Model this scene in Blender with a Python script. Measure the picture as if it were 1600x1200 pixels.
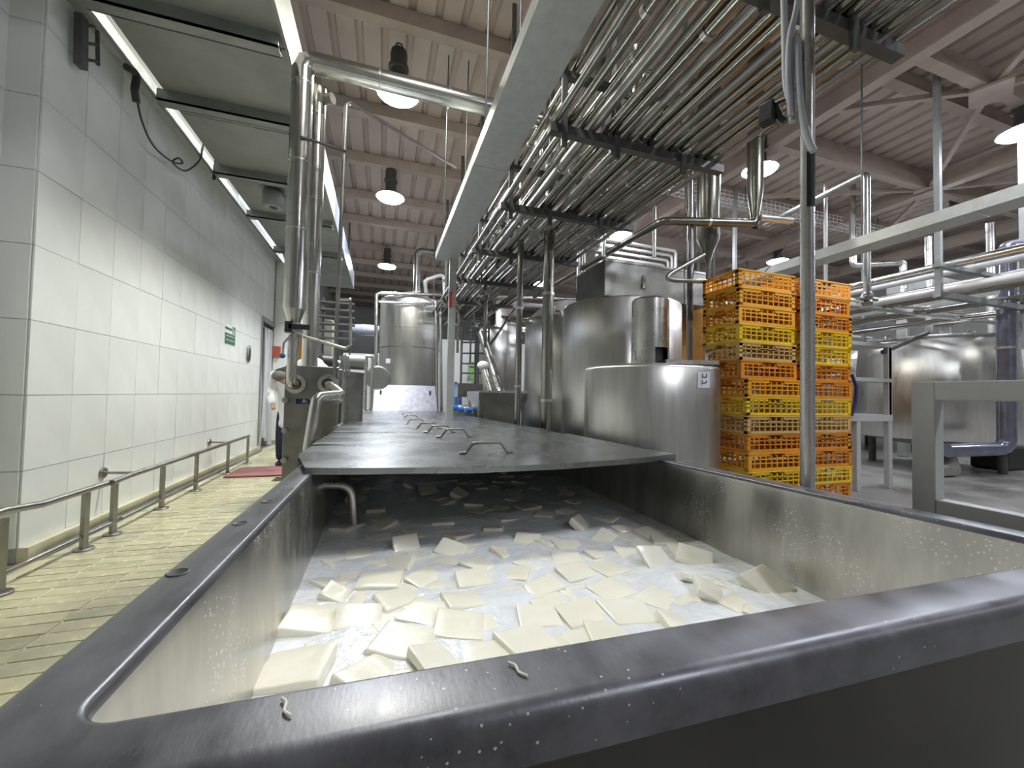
import bpy, bmesh, math, random
from mathutils import Vector, Matrix
random.seed(7)
for o in list(bpy.data.objects): bpy.data.objects.remove(o)
SC = bpy.context.scene
COL = SC.collection
V = Vector
# ------------------------------------------------------------------ camera
F_PX = 620.0
CAM = V((0, 0, 1.2))
_yaw, _pit, _roll = math.radians(18.1), math.radians(1.6), 0.02
_R0 = V((math.cos(_yaw), -math.sin(_yaw), 0))
FW = V((math.sin(_yaw)*math.cos(_pit), math.cos(_yaw)*math.cos(_pit), math.sin(_pit)))
_U0 = _R0.cross(FW)
RT = (_R0 + _roll*_U0).normalized(); UP = (_U0 - _roll*_R0).normalized()
cam = bpy.data.cameras.new('camera'); cam.sensor_width = 36; cam.lens = F_PX/1600*36
cam.clip_start = 0.02; cam.clip_end = 200
co = bpy.data.objects.new('camera', cam); COL.objects.link(co)
M = Matrix.Identity(4)
for i in range(3):
    M[i][0], M[i][1], M[i][2], M[i][3] = RT[i], UP[i], -FW[i], CAM[i]
co.matrix_world = M
SC.camera = co
# ------------------------------------------------------------------ world, exposure
w = bpy.data.worlds.new('world'); SC.world = w; w.use_nodes = True
w.node_tree.nodes['Background'].inputs[0].default_value = (.8, .85, 1, 1)
w.node_tree.nodes['Background'].inputs[1].default_value = 0.25
SC.view_settings.view_transform = 'Standard'; SC.view_settings.look = 'None'
SC.view_settings.exposure = 0.0; SC.view_settings.gamma = 1; SC.view_settings.use_curve_mapping = False
LAMP_W = 260.0      # radiance of the high-bay lamp bowls
# ------------------------------------------------------------------ survey helpers: a sight line from the camera cut by a plane of the hall
def _ray(x, y): return FW + RT*((x-800)/F_PX) + UP*((600-y)/F_PX)
def PY(x, y, v): d = _ray(x, y); return CAM + d*(v/d.y)
def PX(x, y, v): d = _ray(x, y); return CAM + d*(v/d.x)
def PZ(x, y, v): d = _ray(x, y); return CAM + d*((v-CAM.z)/d.z)
def PD(x, y, v): return CAM + _ray(x, y)*v
# ------------------------------------------------------------------ materials
MATS = {}
def mat(name, col, rough=.5, metal=0., var=.0, vscale=6., bump=0., bscale=60., stretch=None, emit=None, estr=0., spots=None, col2=None, alpha=None, trans=0., rvar=0.):
    m = bpy.data.materials.new(name); m.use_nodes = True
    nt = m.node_tree; b = nt.nodes['Principled BSDF']
    c = (*col, 1)
    b.inputs['Base Color'].default_value = c; b.inputs['Roughness'].default_value = rough; b.inputs['Metallic'].default_value = metal
    tc = nt.nodes.new('ShaderNodeTexCoord'); src = tc.outputs['Object']
    if stretch:
        mp = nt.nodes.new('ShaderNodeMapping'); mp.inputs['Scale'].default_value = stretch
        nt.links.new(src, mp.inputs[0]); src2 = mp.outputs[0]
    else: src2 = src
    out = None
    if var > 0 or col2:
        n = nt.nodes.new('ShaderNodeTexNoise'); n.inputs['Scale'].default_value = vscale; n.inputs['Detail'].default_value = 6; n.inputs['Roughness'].default_value = .65
        nt.links.new(src2, n.inputs['Vector'])
        r = nt.nodes.new('ShaderNodeValToRGB')
        r.color_ramp.elements[0].position = .32; r.color_ramp.elements[1].position = .68
        lo = col2 if col2 else tuple(max(0, q*(1-var)) for q in col); hi = col if col2 else tuple(min(1, q*(1+var)) for q in col)
        r.color_ramp.elements[0].color = (*lo, 1); r.color_ramp.elements[1].color = (*hi, 1)
        nt.links.new(n.outputs['Fac'], r.inputs[0]); out = r.outputs[0]
        if rvar:
            mr = nt.nodes.new('ShaderNodeMapRange'); mr.inputs[3].default_value = max(.05, rough-rvar); mr.inputs[4].default_value = rough+rvar
            mr.inputs[1].default_value = .3; mr.inputs[2].default_value = .7
            nt.links.new(n.outputs['Fac'], mr.inputs[0]); nt.links.new(mr.outputs[0], b.inputs['Roughness'])
    if spots:   # dried milk splashes with a shape of their own
        sc, thr, scol = spots
        vo = nt.nodes.new('ShaderNodeTexVoronoi'); vo.inputs['Scale'].default_value = sc
        nt.links.new(src, vo.inputs['Vector'])
        n2 = nt.nodes.new('ShaderNodeTexNoise'); n2.inputs['Scale'].default_value = 5; nt.links.new(src, n2.inputs['Vector'])
        mt = nt.nodes.new('ShaderNodeMath'); mt.operation = 'MULTIPLY'; mt.inputs[1].default_value = thr*2
        nt.links.new(n2.outputs['Fac'], mt.inputs[0])
        lt = nt.nodes.new('ShaderNodeMath'); lt.operation = 'LESS_THAN'
        nt.links.new(vo.outputs['Distance'], lt.inputs[0]); nt.links.new(mt.outputs[0], lt.inputs[1])
        gt = nt.nodes.new('ShaderNodeMath'); gt.operation = 'GREATER_THAN'; gt.inputs[1].default_value = .54
        nt.links.new(n2.outputs['Fac'], gt.inputs[0])
        mu = nt.nodes.new('ShaderNodeMath'); mu.operation = 'MULTIPLY'
        nt.links.new(lt.outputs[0], mu.inputs[0]); nt.links.new(gt.outputs[0], mu.inputs[1])
        mx = nt.nodes.new('ShaderNodeMixRGB'); mx.inputs[1].default_value = c; mx.inputs[2].default_value = (*scol, 1)
        if out: nt.links.new(out, mx.inputs[1])
        nt.links.new(mu.outputs[0], mx.inputs[0]); out = mx.outputs[0]
        iv = nt.nodes.new('ShaderNodeMath'); iv.operation = 'SUBTRACT'; iv.inputs[0].default_value = metal; iv.use_clamp = True
        nt.links.new(mu.outputs[0], iv.inputs[1]); nt.links.new(iv.outputs[0], b.inputs['Metallic'])
    if out: nt.links.new(out, b.inputs['Base Color'])
    if bump > 0:
        n = nt.nodes.new('ShaderNodeTexNoise'); n.inputs['Scale'].default_value = bscale; n.inputs['Detail'].default_value = 4
        nt.links.new(src2, n.inputs['Vector'])
        bp = nt.nodes.new('ShaderNodeBump'); bp.inputs['Strength'].default_value = bump; bp.inputs['Distance'].default_value = .01
        nt.links.new(n.outputs['Fac'], bp.inputs['Height']); nt.links.new(bp.outputs[0], b.inputs['Normal'])
    if emit:
        b.inputs['Emission Color'].default_value = (*emit, 1); b.inputs['Emission Strength'].default_value = estr
    if trans: b.inputs['Transmission Weight'].default_value = trans
    if alpha is not None: b.inputs['Alpha'].default_value = alpha
    MATS[name] = m
    return m
mat('steel', (.60, .59, .56), .3, 1., .12, 4, rvar=.08)
mat('steel_tank', (.66, .65, .62), .33, 1., .10, 2.0, stretch=(6, 6, .7), rvar=.06)
mat('steel_dark', (.33, .33, .31), .38, 1., .18, 5, rvar=.08)
mat('steel_pipe', (.33, .325, .29), .2, 1.)
mat('steel_rim', (.15, .15, .165), .36, .45, .30, 14, bump=.03, bscale=220, stretch=(1, .4, 1), rvar=.10, spots=(70, .08, (.6, .6, .6)))
mat('steel_vat', (.60, .585, .54), .4, 1., .22, 7, stretch=(1, 1, .25), rvar=.1, spots=(85, .16, (.85, .85, .82)))
mat('lid_steel', (.34, .355, .36), .27, 1., .10, 3, bump=.02, bscale=6, rvar=.04)
mat('lid_far', (.27, .275, .32), .42, 1., .2, 9, bump=.15, bscale=14)
mat('foil', (.56, .555, .525), .24, 1., .1, 8, bump=.06, bscale=5)
mat('clear_wrap', (.22, .22, .29), .14, .6, .2, 6, bump=.18, bscale=9)
mat('galv', (.52, .54, .52), .5, .75, .10, 12, rvar=.06)
mat('galv_dark', (.30, .31, .30), .5, .6, .15, 3)
mat('pipe_dark', (.17, .165, .14), .3, .9, .2, 4)
mat('grey_paint', (.47, .47, .455), .5, 0, .06, 8)
mat('rack_iron', (.10, .10, .095), .55, .3, .2, 9)
mat('ceil', (.45, .375, .325), .6, 0, .08, 1.5)
mat('purlin', (.38, .31, .265), .6, 0, .1, 3)
mat('tile_white', (.80, .82, .80), .13, 0, .05, 1.2, bump=.02, bscale=4)
mat('tile_white_b', (.775, .80, .785), .16, 0, .05, 1.2, bump=.02, bscale=4)
mat('grout', (.40, .40, .38), .8, 0, .15, 3)
mat('wall_grey', (.38, .38, .37), .7, 0, .1, 2)
mat('floor_tile', (.70, .64, .40), .22, 0, .0, 7, col2=(.52, .50, .34), rvar=.1)
mat('floor_tile_b', (.58, .55, .36), .24, 0, .0, 7, col2=(.44, .43, .30), rvar=.1)
mat('floor_bed', (.80, .76, .55), .4, 0, .0, 3, col2=(.58, .54, .38))
mat('concrete', (.36, .35, .33), .33, 0, .0, 1.3, col2=(.22, .215, .20), rvar=.1)
mat('canopy', (.32, .33, .315), .55, .3, .14, 1.6, bump=.05, bscale=2)
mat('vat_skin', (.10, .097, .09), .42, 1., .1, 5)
mat('film', (.36, .38, .45), .2, 0, .12, 12, bump=.5, bscale=14)
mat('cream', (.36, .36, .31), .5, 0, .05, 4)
mat('black', (.012, .012, .012), .5)
mat('blackish', (.03, .03, .032), .5)
mat('rubber', (.05, .05, .05), .6)
mat('whey', (.84, .87, .90), .2, 0, .05, 16, bump=.55, bscale=38)
mat('cheese', (.93, .90, .77), .28, 0, .04, 5, bump=.10, bscale=45)
mat('cheese_b', (.91, .87, .73), .3, 0, .05, 5, bump=.12, bscale=40)
for m in ('cheese', 'cheese_b', 'whey'): MATS[m].node_tree.nodes['Principled BSDF'].inputs['Coat Weight'].default_value = .35
mat('pl_amber', (.86, .40, .02), .35, 0, .08, 4)
mat('pl_orange', (.74, .27, .015), .35, 0, .08, 4)
mat('pl_yellow', (.87, .58, .02), .35, 0, .08, 4)
mat('pl_tan', (.66, .42, .14), .4, 0, .08, 4)
mat('amber_wrap', (.42, .22, .05), .35, .2, .2, 3)
mat('white', (.80, .80, .78), .5)
mat('white_cloth', (.82, .84, .86), .75, 0, .05, 6)
mat('navy', (.018, .022, .05), .8)
mat('skin', (.45, .27, .19), .55)
mat('hair_net', (.16, .15, .15), .8, 0, .3, 60)
mat('blue', (.03, .16, .55), .4)
mat('dark_blue', (.02, .02, .12), .4)
mat('red', (.62, .05, .03), .45)
mat('red_box', (.45, .10, .06), .4)
mat('green_sign', (.015, .13, .06), .35)
mat('green_panel', (.30, .62, .18), .4)
mat('paper', (.74, .74, .80), .6)
mat('ink', (.06, .05, .08), .6)
mat('pvc', (.70, .71, .74), .12, 0, .06, 5, bump=.2, bscale=5, alpha=.62)
mat('daylight_film', (.7, .74, .9), .5, emit=(.62, .66, 1.), estr=.9)
mat('bowl_warm', (1, 1, .9), .4, emit=(1., 1., .90), estr=LAMP_W*1.15)
mat('bowl_cool', (1, 1, 1), .4, emit=(.88, .92, 1.), estr=LAMP_W)
mat('bowl_right', (1, 1, 1), .4, emit=(.86, .90, 1.), estr=LAMP_W*.62)
mat('bowl_soft', (1, 1, 1), .4, emit=(.98, 1., .98), estr=LAMP_W*.33)     # turned down to balance the light on the whey
mat('prism_glow', (.9, .9, .9), .4, emit=(1., .97, .9), estr=LAMP_W*.028)     # glowing acrylic reflector
mat('lamp_can', (.06, .06, .055), .5, .3)
mat('cable_grey', (.40, .42, .45), .45)
mat('pink_mat', (.38, .16, .17), .6, 0, .1, 6)
mat('insul', (.70, .70, .68), .5, .3, .1, 5)
_b = MATS['steel_tank'].node_tree; _t = _b.nodes.new('ShaderNodeTangent'); _t.direction_type = 'RADIAL'; _t.axis = 'Z'
_p = _b.nodes['Principled BSDF']; _p.inputs['Anisotropic'].default_value = .75; _b.links.new(_t.outputs[0], _p.inputs['Tangent'])
# ------------------------------------------------------------------ mesh builder
def fillet(pts, rad, seg=5):
    P = [V(p) for p in pts]
    if len(P) < 3 or rad <= 0: return P
    out = [P[0]]
    for i in range(1, len(P)-1):
        a, b, c = P[i-1], P[i], P[i+1]
        u, v = (a-b), (c-b); lu, lv = u.length, v.length
        if lu < 1e-6 or lv < 1e-6: continue
        u /= lu; v /= lv
        ang = u.angle(v)
        if ang > 3.1: out.append(b); continue
        d = min(rad/math.tan(ang/2), lu*.48, lv*.48)
        p0, p1 = b+u*d, b+v*d
        for k in range(seg+1):
            t = k/seg
            out.append((1-t)**2*p0 + 2*t*(1-t)*b + t*t*p1)
    out.append(P[-1])
    return out
def smooth(pts, k=5):
    P = [V(p) for p in pts]; Q_ = [P[0]*2-P[1]]+P+[P[-1]*2-P[-2]]; out = []
    for i in range(1, len(Q_)-2):
        a, b, c, d = Q_[i-1:i+3]
        for j in range(k):
            t = j/k; out.append(.5*((2*b)+(c-a)*t+(2*a-5*b+4*c-d)*t*t+(3*b-a-3*c+d)*t**3))
    out.append(P[-1]); return out
class MB:
    def __init__(s): s.v = []; s.f = []
    def add(s, vs, fs):
        n = len(s.v); s.v += [V(p) for p in vs]; s.f += [tuple(i+n for i in f) for f in fs]; return s
    def box(s, a, b):
        (x0, y0, z0), (x1, y1, z1) = a, b
        return s.add([(x0,y0,z0),(x1,y0,z0),(x1,y1,z0),(x0,y1,z0),(x0,y0,z1),(x1,y0,z1),(x1,y1,z1),(x0,y1,z1)],
                     [(0,3,2,1),(4,5,6,7),(0,1,5,4),(1,2,6,5),(2,3,7,6),(3,0,4,7)])
    def cbox(s, c, d, rz=0, M=None):
        R = M if M else Matrix.Rotation(rz, 3, 'Z'); c = V(c)
        vs = [c + R @ V((x*d[0]/2, y*d[1]/2, z*d[2]/2)) for z in (-1, 1) for x, y in ((-1,-1),(1,-1),(1,1),(-1,1))]
        return s.add(vs, [(0,3,2,1),(4,5,6,7),(0,1,5,4),(1,2,6,5),(2,3,7,6),(3,0,4,7)])
    def bar(s, a, b, wd, ht, up=(0,0,1)):
        a, b = V(a), V(b); d = (b-a).normalized(); up = V(up)
        if abs(d.dot(up)) > .95: up = V((0, 1, 0))
        x = d.cross(up).normalized(); z = x.cross(d)
        vs = [p + x*sx*wd/2 + z*sz*ht/2 for p in (a, b) for sx, sz in ((-1,-1),(1,-1),(1,1),(-1,1))]
        return s.add(vs, [(0,1,2,3),(7,6,5,4),(0,4,5,1),(1,5,6,2),(2,6,7,3),(3,7,4,0)])
    def tube(s, pts, r, n=10, bend=0., cap=True, rs=None, seg=5):
        P = fillet(pts, bend, seg) if bend else [V(p) for p in pts]
        base = len(s.v); t0 = (P[1]-P[0]).normalized()
        nx = t0.orthogonal().normalized(); prev = t0
        for i, p in enumerate(P):
            t = (P[min(i+1, len(P)-1)] - P[max(i-1, 0)]).normalized()
            q = prev.rotation_difference(t); nx = (q @ nx); nx = (nx - t*nx.dot(t)).normalized(); prev = t
            ny = t.cross(nx); rr = rs[i] if rs else r
            for k in range(n):
                a = 2*math.pi*k/n; s.v.append(p + (nx*math.cos(a) + ny*math.sin(a))*rr)
        for i in range(len(P)-1):
            for k in range(n):
                a, b = base+i*n+k, base+i*n+(k+1) % n
                s.f.append((a, b, b+n, a+n))
        if cap:
            s.f.append(tuple(base+k for k in reversed(range(n)))); e = base+(len(P)-1)*n
            s.f.append(tuple(e+k for k in range(n)))
        return s
    def lathe(s, c, prof, n=32, a0=0., a1=2*math.pi, axis='Z'):
        c = V(c); base = len(s.v); full = abs(a1-a0-2*math.pi) < 1e-6; m = n if full else n+1
        for (r, z) in prof:
            for k in range(m):
                a = a0 + (a1-a0)*k/n
                p = V((r*math.cos(a), r*math.sin(a), z))
                if axis == 'X': p = V((z, p.x, p.y))
                if axis == 'Y': p = V((p.x, -z, p.y)) 
                s.v.append(c+p)
        for i in range(len(prof)-1):
            for k in range(n):
                a = base+i*m+k; b = base+i*m+((k+1) % m)
                s.f.append((a, b, b+m, a+m))
        return s
    def sheet(s, grid):     # rows of points
        base = len(s.v); m = len(grid[0])
        for r in grid: s.v += [V(p) for p in r]
        for i in range(len(grid)-1):
            for k in range(m-1):
                a = base+i*m+k; s.f.append((a, a+1, a+m+1, a+m))
        return s
    def ell(s, c, r, n=16, m=10, M=None):
        c = V(c); base = len(s.v)
        for i in range(m+1):
            th = math.pi*i/m
            for k in range(n):
                a = 2*math.pi*k/n
                p = V((r[0]*math.sin(th)*math.cos(a), r[1]*math.sin(th)*math.sin(a), r[2]*math.cos(th)))
                s.v.append(c + (M @ p if M else p))
        for i in range(m):
            for k in range(n):
                a = base+i*n+k; b = base+i*n+(k+1) % n
                s.f.append((a, a+n, b+n, b))
        return s
    def mesh(s, name, material, off=V((0, 0, 0)), ang=38):
        me = bpy.data.meshes.new(name)
        me.from_pydata([p-off for p in s.v], [], s.f); me.update()
        bm = bmesh.new(); bm.from_mesh(me)
        bmesh.ops.remove_doubles(bm, verts=bm.verts, dist=1e-6); bmesh.ops.recalc_face_normals(bm, faces=bm.faces)
        bm.to_mesh(me); bm.free()
        for p in me.polygons: p.use_smooth = True
        me.set_sharp_from_angle(angle=math.radians(ang))
        me.materials.append(MATS[material])
        return me
    def build(s, name, material, parent=None, off=None, ang=38):
        if off is None: off = WLOC.get(parent.name, V((0, 0, 0))) if parent else V((0, 0, 0))
        o = bpy.data.objects.new(name, s.mesh(name, material, V(off), ang)); COL.objects.link(o)
        if parent: o.parent = parent
        else: o.location = off
        WLOC[o.name] = V(off)
        return o
WLOC = {}
def root(name, label, cat, loc=(0, 0, 0), group=None):
    o = bpy.data.objects.new(name, None); o.empty_display_size = .1; COL.objects.link(o); o.location = loc
    WLOC[o.name] = V(loc); tag(o, label, cat, group); return o
def tag(o, label, cat, group=None):
    o['label'] = label; o['category'] = cat
    if group: o['group'] = group
    return o
def struct(o): o['kind'] = 'structure'; return o
def dup(o, loc, label=None, rz=0., group=None):
    def cp(src, par):
        c = src.copy(); COL.objects.link(c); c.parent = par
        for ch in list(src.children): cp(ch, c)
        return c
    c = cp(o, None); c.location = loc; c.rotation_euler = (0, 0, rz)
    if label: c['label'] = label
    if group: c['group'] = group
    return c
def bevel(o, wd=.004, seg=2):
    m = o.modifiers.new('bevel', 'BEVEL'); m.width = wd; m.segments = seg; m.limit_method = 'ANGLE'; m.angle_limit = math.radians(40); return o
def text_mesh(name, body, size, loc, ux, uy, material, parent, depth=.001):
    cu = bpy.data.curves.new(name, 'FONT'); cu.body = body; cu.size = size; cu.extrude = depth; cu.align_x = 'CENTER'; cu.align_y = 'CENTER'
    t = bpy.data.objects.new(name+'_tmp', cu); COL.objects.link(t)
    dg = bpy.context.evaluated_depsgraph_get(); dg.update()
    me = bpy.data.meshes.new_from_object(t.evaluated_get(dg)); bpy.data.objects.remove(t)
    ux, uy = V(ux).normalized(), V(uy).normalized(); uz = ux.cross(uy)
    off = WLOC.get(parent.name, V((0, 0, 0)))
    for v in me.vertices: v.co = V(loc) + ux*v.co.x + uy*v.co.y + uz*v.co.z - off
    me.materials.clear(); me.materials.append(MATS[material])
    o = bpy.data.objects.new(name, me); COL.objects.link(o); o.parent = parent; return o
# ================================================================== THE HALL
CZ = 5.9
fl = MB().box((-4.2, -7, -.3), (17, 24, -.004)).build('floor', 'concrete'); struct(fl)
MB().box((-2.3, -2, -.003), (-.42, 12.4, .0)).build('tile_bed', 'floor_bed', fl)
# aisle floor tiles: those near enough to be told apart, each a piece
TL, TW = .31, .112
tm = [MB().box((-TL/2+.006, -TW/2+.005, -.004), (TL/2-.006, TW/2-.005, .0015)).mesh('tile', m) for m in ('floor_tile', 'floor_tile_b', 'floor_tile')]
nt_ = 0
for j in range(60):
    y = 1.2 + TW*(j+.5)
    for i in range(6):
        x = -2.14 + TL*(i+.5) + (.0 if j % 2 else .012)
        if x > -.42 or nt_ >= 290: continue
        if x > -.55 and y > 2.2: continue
        o = bpy.data.objects.new('tile', random.choice(tm)); COL.objects.link(o); o.parent = fl
        o.location = (x, y, .0015+random.uniform(-.001, .002)); o.rotation_euler = (random.uniform(-.006, .006), random.uniform(-.004, .004), random.uniform(-.01, .01)); nt_ += 1
yl = 1.2 + TW*60
far = MB()
for j in range(48, 100):
    y = 1.2 + TW*(j+.5)
    for i in range(6):
        x = -2.14+TL*(i+.5)
        if x < -.5: far.box((x-TL/2+.006, y-TW/2+.005, -.002), (x+TL/2-.006, y+TW/2-.005, .005))
o = far.build('distant_tiles', 'floor_tile', fl); o['kind'] = 'stuff'
# left wall
WX = -2.3
wl = MB()
wl.box((WX-.5, 3.6, 0), (WX-.012, 9.0, 4.1)); wl.box((WX-.5, 9.0, 2.62), (WX-.012, 9.95, 4.1)); wl.box((WX-.5, 9.95, 0), (WX-.012, 23, 4.1))
wl.box((WX-.6, -7, 0), (WX-.2, 3.6, 4.1)); wl.box((WX-.5, -7, 4.1), (WX-.1, 23, CZ+.1))
wl = struct(wl.build('wall_left', 'grout'))
tg = {}
def wall_tile(x, y0, y1, z0, z1, par=wl):
    k = (round(y1-y0, 3), round(z1-z0, 3), random.random() < .3)
    if k not in tg:
        b = MB().box((-.014, -(y1-y0)/2+.002, -(z1-z0)/2+.002), (0, (y1-y0)/2-.002, (z1-z0)/2-.002)); tg[k] = b.mesh('tile', 'tile_white_b' if k[2] else 'tile_white')
    o = bpy.data.objects.new('tile', tg[k]); COL.objects.link(o); o.parent = par
    o.location = (x+random.uniform(-.0012, .0012), (y0+y1)/2, (z0+z1)/2); o.rotation_euler = (0, random.uniform(-.003, .003), random.uniform(-.004, .004))
RH, CW = .517, .415
rows = [.1+RH*i for i in range(8)] + [4.1]
for i in range(8):
    for j in range(13): wall_tile(WX, 3.6+CW*j, 3.6+CW*(j+1), rows[i], rows[i+1])
    for j in range(4): wall_tile(WX-.19, 3.6-CW*(j+1), 3.6-CW*j, rows[i], rows[i+1])
    if rows[i] > 2.5:
        for j in range(2): wall_tile(WX, 9.0+CW*j, 9.0+CW*(j+1), rows[i], rows[i+1])
for i in range(8):
    b = MB().box((WX-.2, 3.588, rows[i]+.002), (WX-.014, 3.6, rows[i+1]-.002)).build('tile', 'tile_white_b', wl)
struct(MB().box((WX-.01, 3.6, 0), (WX+.05, 9.0, .1)).box((WX-.2, -3, 0), (WX-.14, 3.6, .1)).build('baseboard_left', 'floor_bed'))
# passage behind the strip curtain
wp = struct(MB().box((WX-.05, 9.935, 0), (-1.5, 10.2, 4.05)).build('wall_return', 'grout'))
for i in range(8):
    for j in range(2):
        MB().box((WX+.4*j+.002, 9.92, .1+RH*i+.002), (WX+.4*(j+1)-.002, 9.935, min(4.05, .1+RH*(i+1)-.002))).build('tile', 'tile_white', wp)
struct(MB().box((-3.9, 8.5, 0), (-3.7, 10.2, 2.75)).box((-3.9, 8.5, 2.62), (-2.82, 10.2, 2.75)).box((-3.9, 8.5, 0), (-2.82, 8.6, 2.7)).box((-3.9, 10.0, 0), (-2.82, 10.2, 2.7)).build('wall_passage', 'tile_white'))
struct(MB().box((WX-.05, 8.98, 2.58), (WX+.02, 9.93, 2.66)).box((WX-.03, 8.96, 0), (WX+.015, 9.02, 2.62)).build('trim_1', 'galv_dark'))
# wall top: ledge, cream strip standing in for light on the upper wall
struct(MB().box((WX-.05, 2.2, 4.06), (WX+.08, 12.5, 4.11)).box((WX+.06, 2.2, 4.04), (WX+.09, 12.5, 4.2)).build('trim_2', 'galv'))
struct(MB().box((WX-.1, 3.3, 4.33), (WX-.02, 7.5, 4.47)).build('lit_wall_strip', 'cream'))  # pale colour imitates light falling over the platform onto the wall
struct(MB().box((WX-.12, 7.6, 4.2), (WX-.03, 10.6, 4.62)).build('window_1', 'daylight_film'))
# other walls
struct(MB().box((-4.2, 23, 0), (17, 23.3, CZ+.2)).build('wall_far', 'wall_grey'))
struct(MB().box((17, -7, 0), (17.3, 23.3, CZ+.2)).build('wall_right', 'wall_grey'))
struct(MB().box((-4.2, -7.3, 0), (17.3, -7, CZ+.2)).build('wall_back', 'wall_grey'))
# roof of profiled sheets on purlins
ce = struct(MB().box((-4.2, -7.3, CZ+.1), (17.3, 23.3, CZ+.2)).build('ceiling', 'ceil'))
def roof_profile():
    pts = [(0, 0)]
    for k in range(3):
        x = k*.32
        pts += [(x+.215, 0), (x+.24, .05), (x+.295, .05), (x+.32, 0)]
    return pts
b = MB(); pr = roof_profile()
b.sheet([[(x, -7, z) for x, z in pr], [(x, 23, z) for x, z in pr]]); sm = b.mesh('sheet', 'ceil', ang=20)
for i in range(21):
    o = bpy.data.objects.new('sheet', sm); COL.objects.link(o); o.parent = ce; o.location = (-2.6+.96*i, 0, CZ+random.uniform(-.003, .003))
pm = MB().box((-2.4, -.05, -.09), (17, .05, .09)).box((-2.4, -.05, -.095), (17, .10, -.08)).mesh('purlin', 'purlin')
for y in (-3.6, -2.1, -.6, .9, 2.2, 3.55, 4.96, 6.76, 8.24, 9.8, 11.2, 13.2, 14.8, 16.4, 18, 19.6, 21):
    o = bpy.data.objects.new('purlin', pm); COL.objects.link(o); o.parent = ce; o.location = (0, y, CZ-.1)
for x in (6.1, 10.3, 14.5):
    MB().box((x-.09, -7, CZ-.5), (x+.09, 23, CZ-.48)).box((x-.015, -7, CZ-.48), (x+.015, 23, CZ-.2)).box((x-.09, -7, CZ-.22), (x+.09, 23, CZ-.2)).build('girder', 'purlin', ce)
for y in (3.04, 4.92, 9.2): MB().box((6.1, y-.07, CZ-.42), (17, y+.07, CZ-.2)).build('crossbeam', 'purlin', ce)
for a, c in (((7.8, 3.04), (10.37, 4.92)), ((7.8, 3.04), (6.15, 4.1)), ((10.37, 4.92), (7.5, 6.3)), ((7.8, 3.04), (9.2, 1.3)), ((10.37, 4.92), (13, 3.1)), ((7.8, 3.04), (6.3, 1.6)), ((10.37, 4.92), (13, 7.5))):
    MB().bar((a[0], a[1], CZ-.38), (c[0], c[1], CZ-.38), .07, .07).build('brace', 'purlin', ce)
for x, y in ((7.8, 3.04), (10.37, 4.92)): MB().cbox((x, y, CZ-.445), (.5, .4, .04), .4).build('gusset', 'purlin', ce)
# ------------------------------------------------------------------ high-bay lamps
def make_lamp(name, bowl):
    r = root(name, '', 'lamp')
    MB().lathe((0, 0, 0), [(.02, .56), (.10, .55), (.11, .50), (.105, .36), (.13, .34), (.13, .30), (.10, .28), (.10, .14), (.13, .10), (.13, .06), (.02, .06)], 20).build('housing', 'lamp_can', r)
    MB().tube([(-.04, 0, .55), (-.04, 0, .66), (.04, 0, .66), (.04, 0, .55)], .01, 6, .03).build('hook', 'lamp_can', r)
    MB().lathe((0, 0, 0), [(.13, .07), (.20, .05), (.275, .0), (.28, -.01), (.27, -.012)], 32).build('reflector_rim', 'galv', r)
    MB().lathe((0, 0, 0), [(.001, .055), (.13, .045), (.25, .004), (.262, -.008)], 32).build('acrylic_reflector', 'prism_glow', r)
    MB().lathe((0, 0, 0), [(.262, -.0085), (.24, -.035), (.16, -.06), (.08, -.07), (.001, -.073)], 32).build('bowl', bowl, r)
    return r
LZ = 5.15
lw = make_lamp('ceiling_lamp', 'bowl_warm'); lw.location = (.09, 5.35, LZ); lw['label'] = 'large high-bay lamp with black housing above the fat horizontal duct'; lw['group'] = 'high-bay lamps under the roof'
lc = make_lamp('ceiling_lamp', 'bowl_cool'); lc.location = (.05, 8.31, LZ); lc['label'] = 'round cool-white lamp hanging left of the long cable tray'; lc['group'] = 'high-bay lamps under the roof'
ls = make_lamp('ceiling_lamp', 'bowl_soft'); ls.location = (8.5, -2.4, LZ); ls['label'] = 'lamp behind the viewer on the right'; ls['group'] = 'high-bay lamps under the roof'
lr = make_lamp('ceiling_lamp', 'bowl_right'); lr.location = (11, 1.2, LZ); lr['label'] = 'lamp far right of the viewer, outside the picture'; lr['group'] = 'high-bay lamps under the roof'
for x, y, l in ((.04, 12.93, 'small far lamp glowing on the sheet roof above the upright tank'), (6.05, 5.07, 'lamp half hidden behind the tapered steel pipe'),
                (5.44, 8.31, 'oval lamp low behind the pipe bundle'), (11.68, 5.08, 'lamp under the right-hand galvanised trunking'),
                (8.69, 3.06, 'bright lamp at the right edge of the picture by the roof brace'), (10.56, 8.28, 'lamp just above the orange crates'),
                (.45, 2.15, 'lamp hanging over the open end of the vat, outside the picture'), (4.9, 1.6, 'lamp over the right-hand aisle, outside the picture'),
                (5.2, 12.9, 'lamp beyond the big silos'), (11, 13, 'lamp at the far right of the hall'), (12.5, -.5, 'lamp right of the viewer'), (3.2, -3.4, 'lamp behind the viewer, nearest the vat')):
    dup(ls if (x, y) == (.45, 2.15) else (lr if x > 4 else lc), (x, y, LZ), l, group='high-bay lamps under the roof')
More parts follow.
